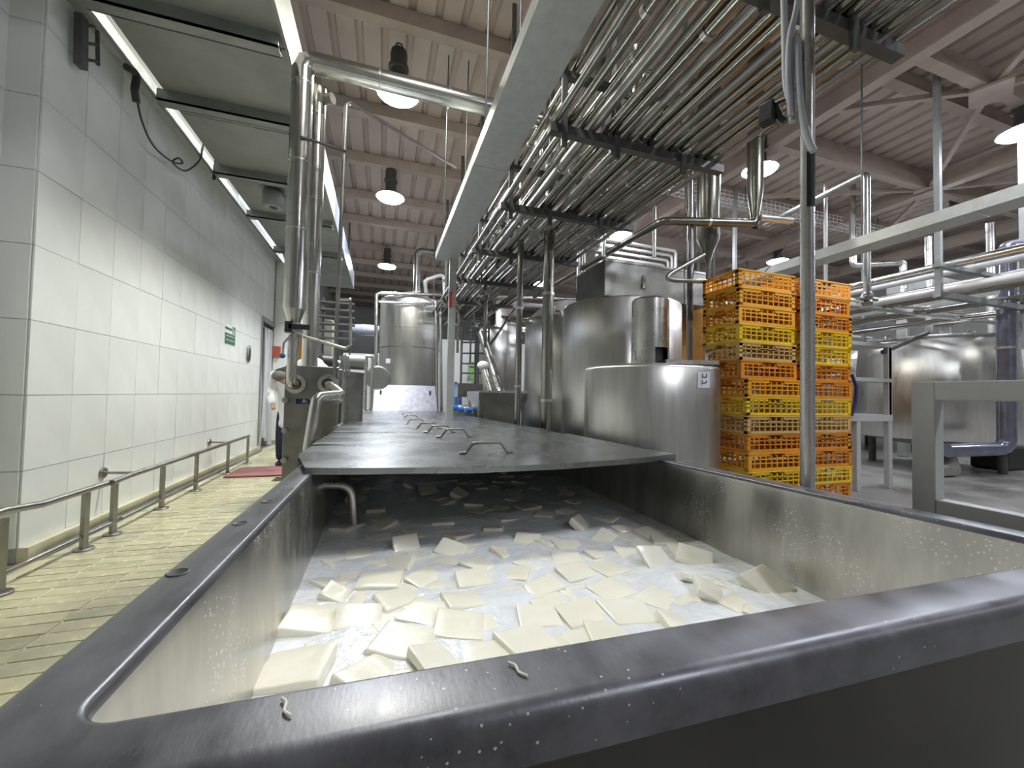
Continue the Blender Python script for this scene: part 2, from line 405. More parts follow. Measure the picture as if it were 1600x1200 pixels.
# ================================================================== THE CHEESE VAT
KS = .018
def vz(y, dz=0.): return .9 - KS*(y-.45) + dz
VX0, VX1, VY0, VY1 = -.255, 1.40, .44, 10.3        # inner edges of the rim
def loop(off, dz, rc=.034, n=6):
    x0, x1, y0, y1 = VX0-off, VX1+off, VY0-off, VY1+off; r = max(.004, rc+off); pts = []
    for cx, cy, a0 in ((x1-r, y0+r, -90), (x1-r, y1-r, 0), (x0+r, y1-r, 90), (x0+r, y0+r, 180)):
        for k in range(n+1):
            a = math.radians(a0+90*k/n); p = V((cx+r*math.cos(a), cy+r*math.sin(a), 0)); p.z = vz(p.y, dz); p.y += (.014-.033*p.x if p.y < 1 else 0); pts.append(p)
    return pts
vat = root('cheese_vat', 'long stainless steel cheese vat with a broad flat rim, open at the near end', 'vat', (.57, 5.3, 0))
def sweep(sec, name, m, par, close_bottom=False):
    b = MB(); ls = [loop(o, d) for o, d in sec]; n = len(ls[0])
    for l in ls: b.v += l
    for i in range(len(ls)-1):
        for k in range(n):
            a = i*n+k; c = i*n+(k+1) % n; b.f.append((a, c, c+n, a+n))
    if close_bottom: b.f.append(tuple(range(n)))
    return b.build(name, m, par)
sweep([(-.02, -.62), (-.012, -.3), (-.004, -.03), (-.001, -.014)], 'basin', 'steel_vat', vat, True)
R_, W_ = .009, .088
sec = [(-.001, -.014)] + [(R_*(1-math.cos(math.radians(t))) , -R_*(1-math.sin(math.radians(t)))) for t in (15, 45, 70, 90)]
sec += [(W_-.02+.02*math.sin(math.radians(t)), -.02+.02*math.cos(math.radians(t))) for t in (0, 22, 45, 67, 90)] + [(W_, -.055), (W_-.006, -.06)]
sweep(sec, 'rim', 'steel_rim', vat)
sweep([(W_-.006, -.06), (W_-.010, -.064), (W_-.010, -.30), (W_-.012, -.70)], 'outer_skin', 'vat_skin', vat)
for px, py in ((277, 904), (375, 821), (418, 784)):
    p = PZ(px, py, .885); p.z = vz(p.y)+.0012
    MB().lathe(p, [(.0005, -.0004), (.0125, .0002), (.0145, .0012), (.0165, .0002)], 20).build('bolt_hole', 'blackish', vat)
for x in (VX0+.05, VX1-.05):
    for y in (.6, 3.0, 5.4, 7.8, 10.1): MB().tube([(x, y, 0), (x, y, vz(y, -.6))], .03, 10).build('leg', 'steel_dark', vat)
p0 = PX(508, 757, VX0+.01); y0 = p0.y
MB().tube([(VX0-.02, y0, p0.z), (VX0+.13, y0-.02, p0.z-.005), (VX0+.15, y0-.02, .5)], .021, 12, .07).build('inlet_pipe', 'steel', vat)
# whey
ZW = .555
b = MB(); g = []
from mathutils import noise
ys = [.44+.012*i for i in range(130)] + [2.0+.05*i for i in range(1, 166)]
ys = [y for y in ys if y < VY1-.005]
for y in ys:
    row = []
    for i in range(101):
        x = VX0+.004 + (VX1-VX0-.008)*i/100
        z = ZW + .006*noise.noise(V((x*7, y*7, 0))) + .0025*noise.noise(V((x*26, y*26, 3)))
        row.append((x, y, z))
    g.append(row)
whey = tag(b.sheet(g).build('whey', 'whey'), 'milky white whey with foam filling the steel vat', 'whey'); whey['kind'] = 'stuff'
# cheese slabs
def slab_mesh(seed, m):
    rnd = random.Random(seed); bm = bmesh.new(); bmesh.ops.create_cube(bm, size=1)
    for v in bm.verts:
        v.co.x *= .15*(1+rnd.uniform(-.07, .07)); v.co.y *= .135*(1+rnd.uniform(-.07, .07)); v.co.z *= .04
        v.co.x += rnd.uniform(-.008, .008); v.co.y += rnd.uniform(-.008, .008)
    bmesh.ops.bevel(bm, geom=list(bm.edges), offset=.007, segments=2, affect='EDGES', profile=.6)
    bmesh.ops.subdivide_edges(bm, edges=[e for e in bm.edges if e.calc_length() > .05], cuts=4, use_grid_fill=True)
    c = rnd.uniform(-.5, .5); sx = rnd.uniform(0, 9)
    for v in bm.verts:
        v.co.z += c*(v.co.x**2 - .002) + .3*rnd.choice((-1, 1))*0 + .0025*noise.noise(V((v.co.x*22+sx, v.co.y*22, seed)))
        v.co.z += rnd.choice((0,))*0
    me = bpy.data.meshes.new('cheese_slab'); bm.to_mesh(me); bm.free()
    for p in me.polygons: p.use_smooth = True
    me.set_sharp_from_angle(angle=math.radians(60)); me.materials.append(MATS[m]); return me
SM = [slab_mesh(i, 'cheese' if i % 3 else 'cheese_b') for i in range(7)]
R = math.radians
# (pixel of the slab's middle, size, turn, tilt about x, tilt about y, lift, special label)
SLABS = [(633, 851, .8, 10, 38, 5, .02, 'cheese slab tipped up at the shadow edge left of centre'), (705, 856, .9, -35, 22, 12, .012, 0), (620, 876, .95, -20, 12, -14, .0, 0), (593, 904, 1.0, -12, 4, 0, .006, 0), (530, 872, .8, 30, 6, 8, -.006, 0),
 (521, 899, .9, 40, -5, 12, -.008, 0), (524, 924, .6, -25, 14, 22, .014, 'small cheese slab lying on others by the left vat wall'), (484, 966, 1.05, -8, 3, 14, .014, 'thick cheese slab leaning near the left vat wall'), (561, 960, .95, -5, 16, 4, .004, 0), (622, 929, .95, 25, 5, 5, .0, 0),
 (664, 897, .9, 40, 8, 3, -.002, 0), (692, 876, .85, 35, 3, -6, -.004, 0), (667, 950, .95, -32, 4, 3, .002, 0), (725, 932, .95, 5, -3, 8, .002, 0), (738, 900, .9, 0, 8, 3, .004, 0), (750, 874, 1.0, 42, 6, 8, -.004, 0),
 (790, 857, .8, 20, 8, 14, -.002, 0), (800, 891, .85, -30, 3, -8, -.006, 0), (833, 872, 1.0, 38, 4, 0, -.004, 0), (800, 923, .95, -8, 3, 2, -.008, 0), (716, 972, 1.0, -18, 6, 4, .006, 0), (628, 998, 1.1, -30, 6, 6, .01, 'large cheese slab turned like a diamond in the foreground'),
 (777, 962, .9, 20, 2, 3, -.008, 0), (842, 958, .95, -10, 5, 3, .003, 0), (850, 913, .85, 8, 9, -10, .004, 0), (822, 995, 1.05, 15, 4, 5, .0, 0), (688, 1021, 1.0, 24, 4, 22, .006, 0), (577, 1048, .9, 42, 6, 8, .0, 0), (457, 1043, 1.15, -14, 3, -8, .014, 'biggest cheese slab, lower left beside the front rim'),
 (761, 1014, .9, -6, 3, 0, -.008, 0), (512, 1006, .8, 10, 2, 5, -.012, 0), (824, 839, .8, -25, 14, 6, .004, 0), (887, 847, .9, -6, 5, 3, -.002, 0), (942, 838, .8, 20, 16, -28, .004, 0), (981, 834, .9, 15, 3, 3, -.004, 0), (1014, 829, .9, 8, 8, 0, .004, 0), (1040, 842, .9, -30, 4, 6, .0, 0),
 (887, 868, .95, -12, 4, 0, -.004, 0), (936, 860, .85, 12, 3, 12, -.006, 0), (985, 860, .9, -15, 8, 6, -.004, 0), (900, 889, .95, 12, 7, 2, .002, 0), (949, 883, .95, 16, 2, 4, .0, 0), (1004, 846, .85, 30, 5, 0, -.006, 0), (1024, 873, 1.0, 8, 46, 10, .02, 'cheese slab standing on edge right of centre'),
 (1069, 857, .9, -20, 6, 3, -.002, 0), (1084, 872, .95, -38, 38, 18, .02, 'sharply tilted cheese slab near the right vat wall'), (1080, 896, .8, -20, -32, 10, .0, 0), (1116, 922, .95, -30, 6, 34, .006, 'cheese slab sinking on its side by the right front'), (1196, 912, 1.05, 12, 34, -8, .022, 'large tilted cheese slab closest to the right vat wall'),
 (954, 916, 1.05, 14, 3, 2, .0, 0), (1030, 926, 1.1, 30, 3, 2, -.007, 0), (861, 913, .7, 0, 10, 0, -.01, 0), (910, 953, 1.0, 8, 5, 2, .004, 0), (981, 951, 1.1, -4, 5, 3, .004, 0), (1060, 966, .8, -10, 4, 22, .002, 0), (955, 986, .95, -15, 4, 6, -.002, 0), (1098, 963, .7, 10, 3, 6, -.012, 0), (1183, 948, .7, 40, 6, 10, -.008, 0),
 (1128, 890, .9, 20, 2, 3, -.014, 0), (975, 822, .8, 10, 6, 2, -.004, 0), (905, 820, .8, 45, 52, 0, .03, 'pointed cheese slab sticking up in the shadow edge'), (1004, 905, .8, -12, 2, 2, -.014, 0), (720, 1000, .8, 35, 2, 2, -.014, 0), (880, 1010, .9, 20, 4, 4, -.01, 0), (650, 1052, .9, 10, 4, 2, -.01, 0), (560, 895, .9, 15, 3, 2, -.008, 0), (575, 930, .8, -20, 3, 3, -.008, 0), (650, 915, .8, 10, 3, 3, -.01, 0), (560, 1000, 1.0, 25, 3, 2, -.006, 0), (610, 960, .8, 20, 2, 3, -.01, 0), (690, 915, .8, -30, 3, 3, -.009, 0),
 (770, 935, .8, 15, 2, 2, -.01, 0), (770, 905, .8, -12, 2, 2, -.009, 0), (860, 935, .8, 12, 3, 1, -.009, 0), (905, 920, .85, 10, 2, 2, -.008, 0), (1085, 935, .9, 25, 2, 3, -.009, 0), (1150, 935, .9, 10, 2, 3, -.009, 0), (1140, 905, .8, 30, 4, 3, -.008, 0), (920, 990, .9, 5, 3, 2, -.009, 0), (1020, 985, .8, 15, 2, 2, -.01, 0),
 (760, 985, .85, 30, 2, 2, -.01, 0), (660, 862, .8, 15, 3, 3, -.008, 0), (745, 852, .8, -15, 4, 2, -.006, 0), (860, 842, .8, 20, 4, 3, -.007, 0), (560, 858, .8, 5, 3, 2, -.007, 0), (590, 875, .7, 20, 3, 2, -.009, 0), (510, 1045, .9, 20, 3, 2, -.01, 0), (720, 1040, .9, 12, 3, 3, -.009, 0), (1225, 925, .7, -15, 4, 4, -.01, 0)]
k = 0; placed = []
def slab(p, s, rot, tx, ty, lift, lab, grp):
    global k
    o = bpy.data.objects.new('cheese_block', SM[k % 7]); k += 1; COL.objects.link(o)
    s *= .9; o.location = (p.x, p.y, ZW-.008+lift*.75); o.scale = (s, s*random.uniform(.88, 1.0), random.uniform(.6, .8))
    o.rotation_euler = (R(tx*.8), R(ty*.8), R(rot))
    placed.append((p.x, p.y)); tag(o, lab, 'cheese', grp); o['kind'] = 'thing'
_w = ['first', 'second', 'third', 'fourth', 'fifth', 'sixth', 'seventh', 'eighth', 'ninth', 'tenth', 'eleventh', 'twelfth', 'thirteenth', 'fourteenth', 'fifteenth', 'sixteenth', 'seventeenth', 'eighteenth', 'nineteenth', 'twentieth']
def band(py): return sum(py < q for q in (1008, 975, 940, 905, 880, 855))
_bn = ['row nearest the front rim', 'second row behind the front rim', 'third row behind the front rim', 'fourth row behind the front rim', 'fifth row behind the front rim', 'sixth row behind the front rim', 'last lit row before the lid shadow']
_ord = {}
for bb in range(7):
    _row = sorted((a for a in SLABS if band(a[1]) == bb), key=lambda a: a[0])
    for n_, q in enumerate(_row):
        _ord[q[:2]] = 'cream cheese slab, '+(_w[n_]+' from the left' if n_ < len(_row)/2 else _w[len(_row)-1-n_]+' from the right')+' in the '+_bn[bb]
for px, py, s, rot, tx, ty, lift, lab in SLABS:
    p = PZ(px, py, ZW+.012)
    if p.x < VX0+.07: p.x = VX0+.075
    slab(p, s, rot, tx, ty, lift, lab or _ord[(px, py)], 'cheese slabs in the lit end of the vat')
rnd = random.Random(3)
for j in range(20):
    ni = 0
    for i in range(9):
        if rnd.random() < .28: continue
        p = V((VX0+.1 + .165*i + rnd.uniform(-.035, .035), 1.86 + .165*j + rnd.uniform(-.035, .035), 0))
        if min((p.x-a)**2+(p.y-c)**2 for a, c in placed) < .011 or p.x > VX1-.09: continue
        up = rnd.random() < .16; ni += 1; row_ = ['first', 'second', 'third', 'fourth', 'fifth', 'sixth', 'seventh', 'eighth', 'ninth', 'tenth', 'eleventh', 'twelfth', 'thirteenth', 'fourteenth', 'fifteenth', 'sixteenth', 'seventeenth', 'eighteenth', 'nineteenth', 'twentieth'][j]
        slab(p, rnd.uniform(.75, 1.0), rnd.uniform(0, 90), rnd.uniform(25, 50) if up else rnd.uniform(-8, 8), rnd.uniform(-12, 12), .022 if up else rnd.uniform(-.01, .004),
             ('tipped-up' if up else 'flat')+f' cheese slab, {_w[ni-1]} from left in {row_} shaded row under the lids', 'cheese slabs under the lids')
# lids
lid_y = [1.74, 2.5, 3.0, 3.45, 4.3, 5.6, 7.0, 8.5, 10.15]
XL, XR, XM = -.37, 1.49, .62
names = ['first (nearest)', 'second', 'third', 'fourth', 'fifth', 'sixth', 'seventh', 'farthest']
for i in range(8):
    ya, yb = lid_y[i], lid_y[i+1]+.03
    L = root('vat_lid', names[i]+' wet steel lid lying across the vat, counted from the open end', 'lid', (.57, ya, vz(ya)), 'steel lids on the vat')
    za = .006 + .006*(i % 2)
    def zt(x, y):
        t = (x-XM)/(XM-XL) if x < XM else (x-XM)/(XR-XM)
        dip = (.030 if i == 0 else .014)*(1-t*t)*(1-(y-ya)/(yb-ya)*.9)
        rg = .004*noise.noise(V((x*3, y*3, i)))
        return vz(y, za + .022 - dip + rg)
    g = []
    for a in range(9):
        row = []
        for c in range(25):
            y = ya+(yb-ya)*a/8
            xl = XL + (.09*max(0, 1-(y-ya)/.35) if i == 0 else 0)
            x = xl+(XR-xl)*c/24; row.append((x, y, zt(x, y)))
        g.append(row)
    b = MB().sheet(g); b.sheet([[V(q)+V((0, 0, -.004)) for q in r] for r in g])
    b.build('sheet', 'lid_steel', L)
    fr = g[0]
    MB().sheet([[V(q)+V((0, -.002, 0)) for q in fr], [V(q)+V((0, -.003, -.026)) for q in fr], [V(q)+V((0, .004, -.026)) for q in fr], [V(q)+V((0, .004, -.003)) for q in fr]]).build('front_flange', 'lid_steel', L)
    for xs in (XL, XR):
        sg = 1 if xs > 0 else -1
        y_ = ya+.36 if (i == 0 and sg < 0) else ya
        MB().box((xs-.003, y_, vz(yb, -.025)), (xs+.003, yb, vz(yb, za+.012))).build('side_flange', 'lid_steel', L)
    yh = ya + .36; xh = (.55, .51, .47, .42, .38, .42, .45, .45)[i]; zh = zt(xh, yh)
    hw = .115 if i == 0 else .10
    MB().tube([(xh-hw-.035, yh, zh+.006), (xh-hw, yh, zh+.006), (xh-hw+.04, yh, zh+.058), (xh+hw-.04, yh, zh+.058), (xh+hw, yh, zh+.006), (xh+hw+.035, yh, zh+.006)], .0075, 8, .02).build('handle', 'steel_dark', L)
# raised end lid leaning at the far end
p = PY(582, 646, 10.3); q = PY(684, 646, 10.3); t = PY(586, 601, 10.6); t2 = PY(680, 603, 10.6)
L = root('raised_lid', 'steel lid leaning upright at the far end of the vat', 'lid', (.57, 10.3, vz(10.3)))
b = MB(); nrm = V((0, .03, 0)); vs = [p, q, t2, t]; b.add(vs+[v+nrm for v in vs], [(0,1,2,3),(7,6,5,4),(0,4,5,1),(1,5,6,2),(2,6,7,3),(3,7,4,0)]).build('panel', 'lid_far', L)
for fx in (.1, .9):
    c = p.lerp(q, fx).lerp(t.lerp(t2, fx), .72); MB().cbox(c+V((0, -.012, 0)), (.05, .02, .12)).build('grip_slot', 'blackish', L)
# cheese shreds left on the front rim
for px, py, dx in ((805, 1045, .03), (443, 1104, .025)):
    p = PZ(px, py, .903); p.z = .9022
    tag(MB().tube([p+V((-.004, .012, .001)), p+V((.002, .004, .002)), p+V((.001, -.006, .001)), p+V((.009, -.014, .001))], .0014, 6, .01).build('cheese_shred', 'cheese', off=p), 'curled cheese shred on the front rim, '+('right of centre' if px > 700 else 'near the left corner'), 'cheese')
# ================================================================== LEFT AISLE
def pipe(name, label, cat, pts, r, m='steel_pipe', bend=.08, n=12, clamps=(), group=None):
    P = [V(p) for p in pts]
    if not clamps:
        return tag(MB().tube(P, r, n, bend).build(name, m, off=P[0]), label, cat, group)
    t = root(name, label, cat, P[0], group)
    MB().tube(P, r, n, bend).build('run', m, t)
    for (i, f) in clamps:
        a, b = P[i], P[i+1]; c = a.lerp(b, f); d = (b-a).normalized()
        MB().tube([c-d*.018, c+d*.018], r*1.14, n).build('coupling', 'steel', t)
    return t
RXx = -2.05
def railing(name, label, pts, posts, low, standoff):
    t = root(name, label, 'railing', (RXx, posts[0], 0), 'low bumper rails along the tiled wall')
    MB().tube(pts, .022, 12, .05).build('top_rail', 'steel_dark', t)
    MB().tube(low, .017, 10, .05).build('lower_rail', 'steel_dark', t)
    for y in posts:
        o = MB().box((RXx-.012, y-.028, .0), (RXx+.012, y+.028, .43)).build('post', 'steel_dark', t)
        MB().lathe((RXx, y, .006), [(.001, .012), (.055, .012), (.06, .006), (.06, 0)], 20).build('base_plate', 'steel_dark', o)
    for y in standoff:
        o = MB().tube([(RXx, y, .44), (WX+.012, y, .45)], .012, 8).build('standoff', 'steel_dark', t)
        MB().lathe((WX+.004, y, .45), [(.001, .012), (.045, .012), (.05, .0)], 18, axis='X').build('wall_disc', 'steel_dark', o)
railing('wall_railing', 'near low steel bumper rail with a bent end along the tiled wall', [(RXx-.02, 2.3, .47), (RXx, 3.1, .475), (RXx+.01, 3.35, .445), (RXx, 4.14, .435)], (3.09, 3.77, 4.1), [(RXx-.12, 3.2, .05), (RXx-.02, 3.32, .1), (RXx, 4.13, .1)], ())
railing('wall_railing', 'far low steel bumper rail reaching the strip curtain doorway', [(RXx+.03, 4.0, .44), (RXx, 4.3, .44), (RXx, 7.52, .445)], (4.85, 5.61, 6.62, 7.49), [(RXx, 4.2, .1), (RXx, 7.5, .1)], (4.42, 6.66))
pipe('floor_pipe', 'thin steel pipe lying at the foot of the tiled wall', 'pipe', [(WX+.09, 3.7, .03), (WX+.09, 8.9, .03)], .02, 'steel_dark', 0)
# exit sign on the tiles
p = PX(351, 505, WX); q = PX(366.5, 541, WX)
t = root('exit_sign', 'small green and white exit sign on the tiled wall', 'sign', (WX, p.y, q.z))
y0, y1, z0, z1 = p.y, q.y, q.z, p.z
MB().box((WX, y0, z0), (WX+.006, y1, z1)).build('plate', 'white', t)
h = z1-z0; wd = y1-y0
MB().box((WX+.006, y0+.01, z0+.005), (WX+.008, y1-.01, z0+h*.56)).build('green_field', 'green_sign', t)
MB().box((WX+.006, y0+.03, z0+h*.74), (WX+.008, y0+wd*.66, z0+h*.86)).add([(WX+.007, y0+.005, z0+h*.8), (WX+.007, y0+.05, z0+h*.93), (WX+.007, y0+.05, z0+h*.68)], [(0, 1, 2)]).build('arrow', 'green_sign', t)
fr = MB().box((WX+.006, y0+wd*.7, z0+h*.57), (WX+.008, y0+wd*.74, z1-.004)).box((WX+.006, y1-.03, z0+h*.57), (WX+.008, y1-.012, z1-.004)).box((WX+.006, y0+wd*.7, z1-.02), (WX+.008, y1-.012, z1-.004))
fr.ell((WX+.008, y0+wd*.84, z0+h*.88), (.002, .028, .024), 10, 6).bar((WX+.007, y0+wd*.84, z0+h*.84), (WX+.007, y0+wd*.82, z0+h*.7), .03, .002, (1, 0, 0)).bar((WX+.007, y0+wd*.82, z0+h*.7), (WX+.007, y0+wd*.9, z0+h*.6), .02, .002, (1, 0, 0)).build('running_figure', 'green_sign', t)
for i, zz in enumerate((.40, .19)):
    b = MB()
    for j in range(7):
        a = y0+wd*(.12+.11*j); b.box((WX+.008, a, z0+h*zz), (WX+.009, a+wd*.085, z0+h*(zz+.035))).box((WX+.008, a+wd*.03, z0+h*zz), (WX+.009, a+wd*.05, z0+h*(zz+.06+.03*(j % 2))))
    b.build('lettering', 'white', t)
p = PX(377, 500, WX)
tag(MB().ell(PX(387, 553, WX)+V((.02, 0, 0)), (.03, .07, .16), 12, 8).build('door_button', 'steel_dark', off=PX(387, 553, WX)), 'oval dark push plate beside the curtain doorway', 'push plate')
# cables on the wall
def W(px, py, dx=.1): return PX(px, py, WX+dx)
pipe('hanging_cable', 'black cable looping down the upper tiled wall', 'cable', smooth([W(213, 150), W(222, 190), W(240, 228), W(268, 252), W(285, 255), W(279, 247), W(270, 254), W(290, 267), W(312, 250), W(318, 225)]), .009, 'rubber', 0, 8)
t = root('cable_bracket', 'black cable bracket hanging below the wall ledge', 'bracket', W(213, 118))
MB().tube([W(198, 105), W(215, 115), W(210, 140), W(213, 160)], .03, 8, .05).build('arm', 'rubber', t)
t = root('wall_bracket', 'dark iron bracket at the near end of the wall ledge', 'bracket', W(128, 60))
MB().bar(W(127, 25, .06), W(126, 105, .06), .07, .05, (1, 0, 0)).build('upright', 'rack_iron', t)
for z in (38, 66, 92): MB().tube([W(127, z, .06), W(152, z+4, .06)], .012, 6).build('rung', 'rack_iron', t)
MB().tube([W(152, 40, .06), W(153, 102, .06)], .014, 6).build('rod', 'rack_iron', t)
t = root('conduit_stub', 'dark hose end hooked over the wall ledge below the canopy', 'hose', W(337, 268))
MB().tube([W(338, 240), W(337, 262), W(334, 280)], .02, 8, .03).build('hook', 'rubber', t)
# canopy (overhead platform) along the wall
CA0, CA1, CAZ = -2.1, -.86, 4.1
cp = root('overhead_platform', 'grey sheet-metal platform overhead between the tiled wall and the ducts', 'platform', (CA1, 5, CAZ))
ysn = [1.2, 2.5, 3.75, 5.0, 6.2, 7.4, 8.6, 9.8, 11.0, 11.95]
for a, b_ in zip(ysn[:-1], ysn[1:]): bevel(MB().box((CA0, a+.006, CAZ), (CA1, b_-.006, CAZ+.05)).build('panel', 'canopy', cp), .004)
for px, py in ((440, 75), (450, 195), (452, 287), (455, 345), (470, 395)):
    c = PZ(px, py, CAZ-.06); MB().box((CA0-.05, c.y-.07, CAZ-.11), (CA1-.02, c.y-.055, CAZ)).box((CA0-.05, c.y-.07, CAZ-.11), (CA1-.02, c.y+.05, CAZ-.095)).box((CA0-.05, c.y+.04, CAZ-.11), (CA1-.02, c.y+.05, CAZ-.03)).build('crossbar', 'galv_dark', cp)
for a, b_ in ((1.2, 4.1), (4.1, 7.2), (7.2, 11.95)): MB().box((CA1, a, CAZ-.02), (CA1+.025, b_-.01, CAZ+.42)).build('fascia', 'film' if a > 5 else 'cream', cp)
for y in (2.0, 6.5, 11.5): MB().tube([(CA1-.1, y, CAZ+.05), (CA1-.1, y, CZ-.1)], .02, 8).build('hanger_rod', 'rack_iron', cp)
c = PZ(428, 312, CAZ-.14)
t = root('ceiling_fan_motor', 'round grey motor hanging under the overhead platform behind the duct', 'motor', c)
MB().lathe(c, [(.001, -.12), (.12, -.12), (.15, -.08), (.15, .08), (.1, .13), (.001, .14)], 20).build('drum', 'galv_dark', t)
MB().lathe(c+V((0, 0, -.125)), [(.001, 0), (.05, 0), (.06, .02)], 14).build('hub', 'blackish', t)
# strip curtain in the doorway
t = root('strip_curtain', 'clear plastic strip curtain hanging in the side doorway', 'curtain', (WX, 9.2, 0))
MB().tube([(WX-.05, 9.03, 2.5), (WX-.05, 9.9, 2.5)], .02, 8).build('hanging_rail', 'steel', t)
for i in range(6):
    ya = 9.06+.13*i; g = []
    for a in range(12):
        f = a/11; z = 2.5 - f*(2.3+.08*(i % 3)); row = []
        for c in range(5):
            y = ya + .05*c + f*.03*math.sin(i*2.1) ; x = WX-.05 + .03*math.sin(c*1.4+i) + .05*f*math.sin(3*f+i) + .03*(i % 2)
            row.append((x, y, z))
        g.append(row)
    MB().sheet(g).build('strip', 'pvc', t)
tag(MB().cbox(PY(432, 549, 9.88), (.16, .06, .22)).build('alarm_box', 'red_box', off=PY(432, 549, 9.88)), 'small red box on the white tiles behind the doorway', 'alarm box')
tag(bevel(MB().box((-2.0, 6.3, .012), (-1.25, 7.0, .03)).build('floor_mat', 'pink_mat', off=(-1.6, 6.65, .012)), .004), 'reddish mat on the aisle floor near the doorway', 'mat')
t = root('floor_drain', 'dark drain cover in the tiled aisle floor', 'drain', (-1.15, 6.2, .008))
MB().box((-1.35, 5.95, .008), (-.95, 6.2, .014)).build('frame', 'steel_dark', t)
for i in range(6): MB().box((-1.33, 5.97+.037*i, .014), (-.97, 5.99+.037*i, .018)).build('slat', 'rack_iron', t)
# fat foil ducts
DY = 3.85
a = PY(476, 95, DY); bt = PY(457, 505, DY); xe = PY(845, 185, DY).x
d1 = root('insulated_duct', 'fat shiny duct rising beside the wall and turning right under the roof', 'duct', (bt.x, DY, bt.z))
xa = (a.x+bt.x)/2
MB().tube([(xa, DY, bt.z+.12), (xa, DY, a.z), (xe, DY, a.z)], .088, 20, .10, seg=2).build('jacket', 'foil', d1)
MB().tube([(xa, DY, bt.z), (xa, DY, bt.z+.13)], .05, 16, rs=[.045, .088]).build('cone', 'foil', d1)
for z in (2.6, 3.2, 3.9): MB().tube([(xa, DY, z-.006), (xa, DY, z+.006)], .0905, 20).build('seam', 'steel', d1)
for x in (-.1, .55, 1.2): MB().tube([(x-.006, DY, a.z), (x+.006, DY, a.z)], .0905, 20).build('seam', 'steel', d1)
x2 = (PY(496, 130, 4.1).x + PY(487, 540, 4.1).x)/2
d2 = root('insulated_duct', 'narrower shiny duct standing right behind the fat one', 'duct', (x2, 4.1, 1.4))
MB().tube([(x2, 4.1, PY(480, 572, 4.0).z-.06), (x2, 4.1, a.z-.05)], .068, 18).build('jacket', 'foil', d2)
for z in (2.3, 3.0, 3.8): MB().tube([(x2, 4.1, z-.006), (x2, 4.1, z+.006)], .0705, 18).build('seam', 'steel', d2)
MB().tube([(x2+.04, 4.1, a.z-.14), (x2+.13, 4.05, a.z-.14)], .05, 14).build('side_stub', 'steel_dark', d2)
# thin pipes beside the ducts
zt_ = PY(541, 163, 4.0).z
pipe('thin_pipe', 'thin upright pipe right of the ducts with a slanting top', 'pipe', [PY(522, 600, 4.0), PY(541, 163, 4.0), PY(548, 160, 4.0), PZ(712, 262, zt_-.05)], .018, 'steel_dark', .05, 8)
pipe('pipe_bracket', 'short cross rod clamped between the fat duct and the thin pipe', 'bracket', [PY(470, 214, 3.75), PY(540, 236, 3.98)], .012, 'rack_iron', 0, 8)
pipe('thin_pipe', 'thin pipe loop reaching from the valve to a square bend', 'pipe', [PY(474, 526, 3.8), PY(540, 545, 3.8), PY(548, 540, 3.85), PY(547, 468, 3.9), PY(530, 468, 4.6)], .014, 'steel', .03, 8)
# plate heat exchanger
HY = 4.0
hx = root('heat_exchanger', 'steel plate heat exchanger with round ports beside the covered vat', 'heat exchanger', (-.62, HY, 0))
xl, xr = PY(443, 640, HY).x, PY(536, 640, HY).x
xr = min(xr, -.385)
zt2 = PY(480, 572, HY).z
bevel(MB().box((xl, HY, .05), (xr, HY+.04, zt2)).build('front_plate', 'steel_dark', hx), .006)
for i in range(10): MB().box((xl+.05, HY+.05+.03*i, .12), (xr-.05, HY+.072+.03*i, zt2-.08)).build('plate', 'steel', hx)
bevel(MB().box((xl, HY+.38, .05), (xr, HY+.42, zt2)).build('rear_plate', 'steel_dark', hx), .006)
for px, py in ((447, 625), (446, 672), (445, 718), (533, 628), (531, 668)):
    c = PY(px, py, HY); c.x = min(c.x, -.39); MB().tube([c+V((0, -.06, 0)), c+V((0, .5, 0))], .014, 8).tube([c+V((0, -.05, 0)), c+V((0, -.01, 0))], .026, 6).build('tie_bolt', 'steel', hx)
for i, (px, py) in enumerate(((463, 600), (513, 600))):
    c = PY(px, py, HY)
    o = MB().lathe(c, [(.05, .0), (.085, .0), (.09, .02), (.085, .045), (.05, .05)], 24, axis='Y').build('port', 'steel', hx)
for x in (xl+.04, xr-.04): MB().box((x-.03, HY, 0), (x+.03, HY+.42, .05)).build('foot', 'steel_dark', hx)
c = PY(477, 627, HY)
np_ = MB().box((c.x-.075, HY-.006, c.z-.024), (c.x+.095, HY, c.z+.022)).build('nameplate', 'dark_blue', hx)
text_mesh('lettering', 'A: Te', .05, (c.x+.03, HY-.0065, c.z), (1, 0, 0), (0, 0, 1), 'white', hx, .0008)
cL, cR = PY(463, 600, HY), PY(513, 600, HY)
pipe('port_pipe', 'steel pipe dropping from the valve into the left exchanger port', 'pipe', [V((xa, DY-.02, bt.z-.22)), V((xa, DY-.02, cL.z)), V((cL.x, HY-.04, cL.z))], .04, 'steel', .07, 14)
pipe('port_pipe', 'bright pipe bending out of the right exchanger port and down', 'pipe', [cR+V((0, -.03, 0)), PY(534, 617, 3.72), PY(495, 620, 3.5), PY(482, 700, 3.42), PY(480, 760, 3.4)], .04, 'steel', .07, 14)
t = root('butterfly_valve', 'steel valve with lever and blue knob under the fat duct', 'valve', (xa, DY, bt.z-.22))
MB().lathe((xa, DY, bt.z), [(.045, .0), (.06, .0), (.06, -.03), (.04, -.035), (.045, -.05), (.075, -.055), (.075, -.085), (.045, -.09), (.04, -.12), (.06, -.125), (.06, -.15), (.045, -.155), (.045, -.22)], 18).build('body', 'steel', t)
MB().box((xa-.02, DY-.1, bt.z-.06), (xa+.14, DY-.06, bt.z-.02)).box((xa-.05, DY-.1, bt.z-.09), (xa+.0, DY-.05, bt.z-.0)).build('actuator', 'blackish', t)
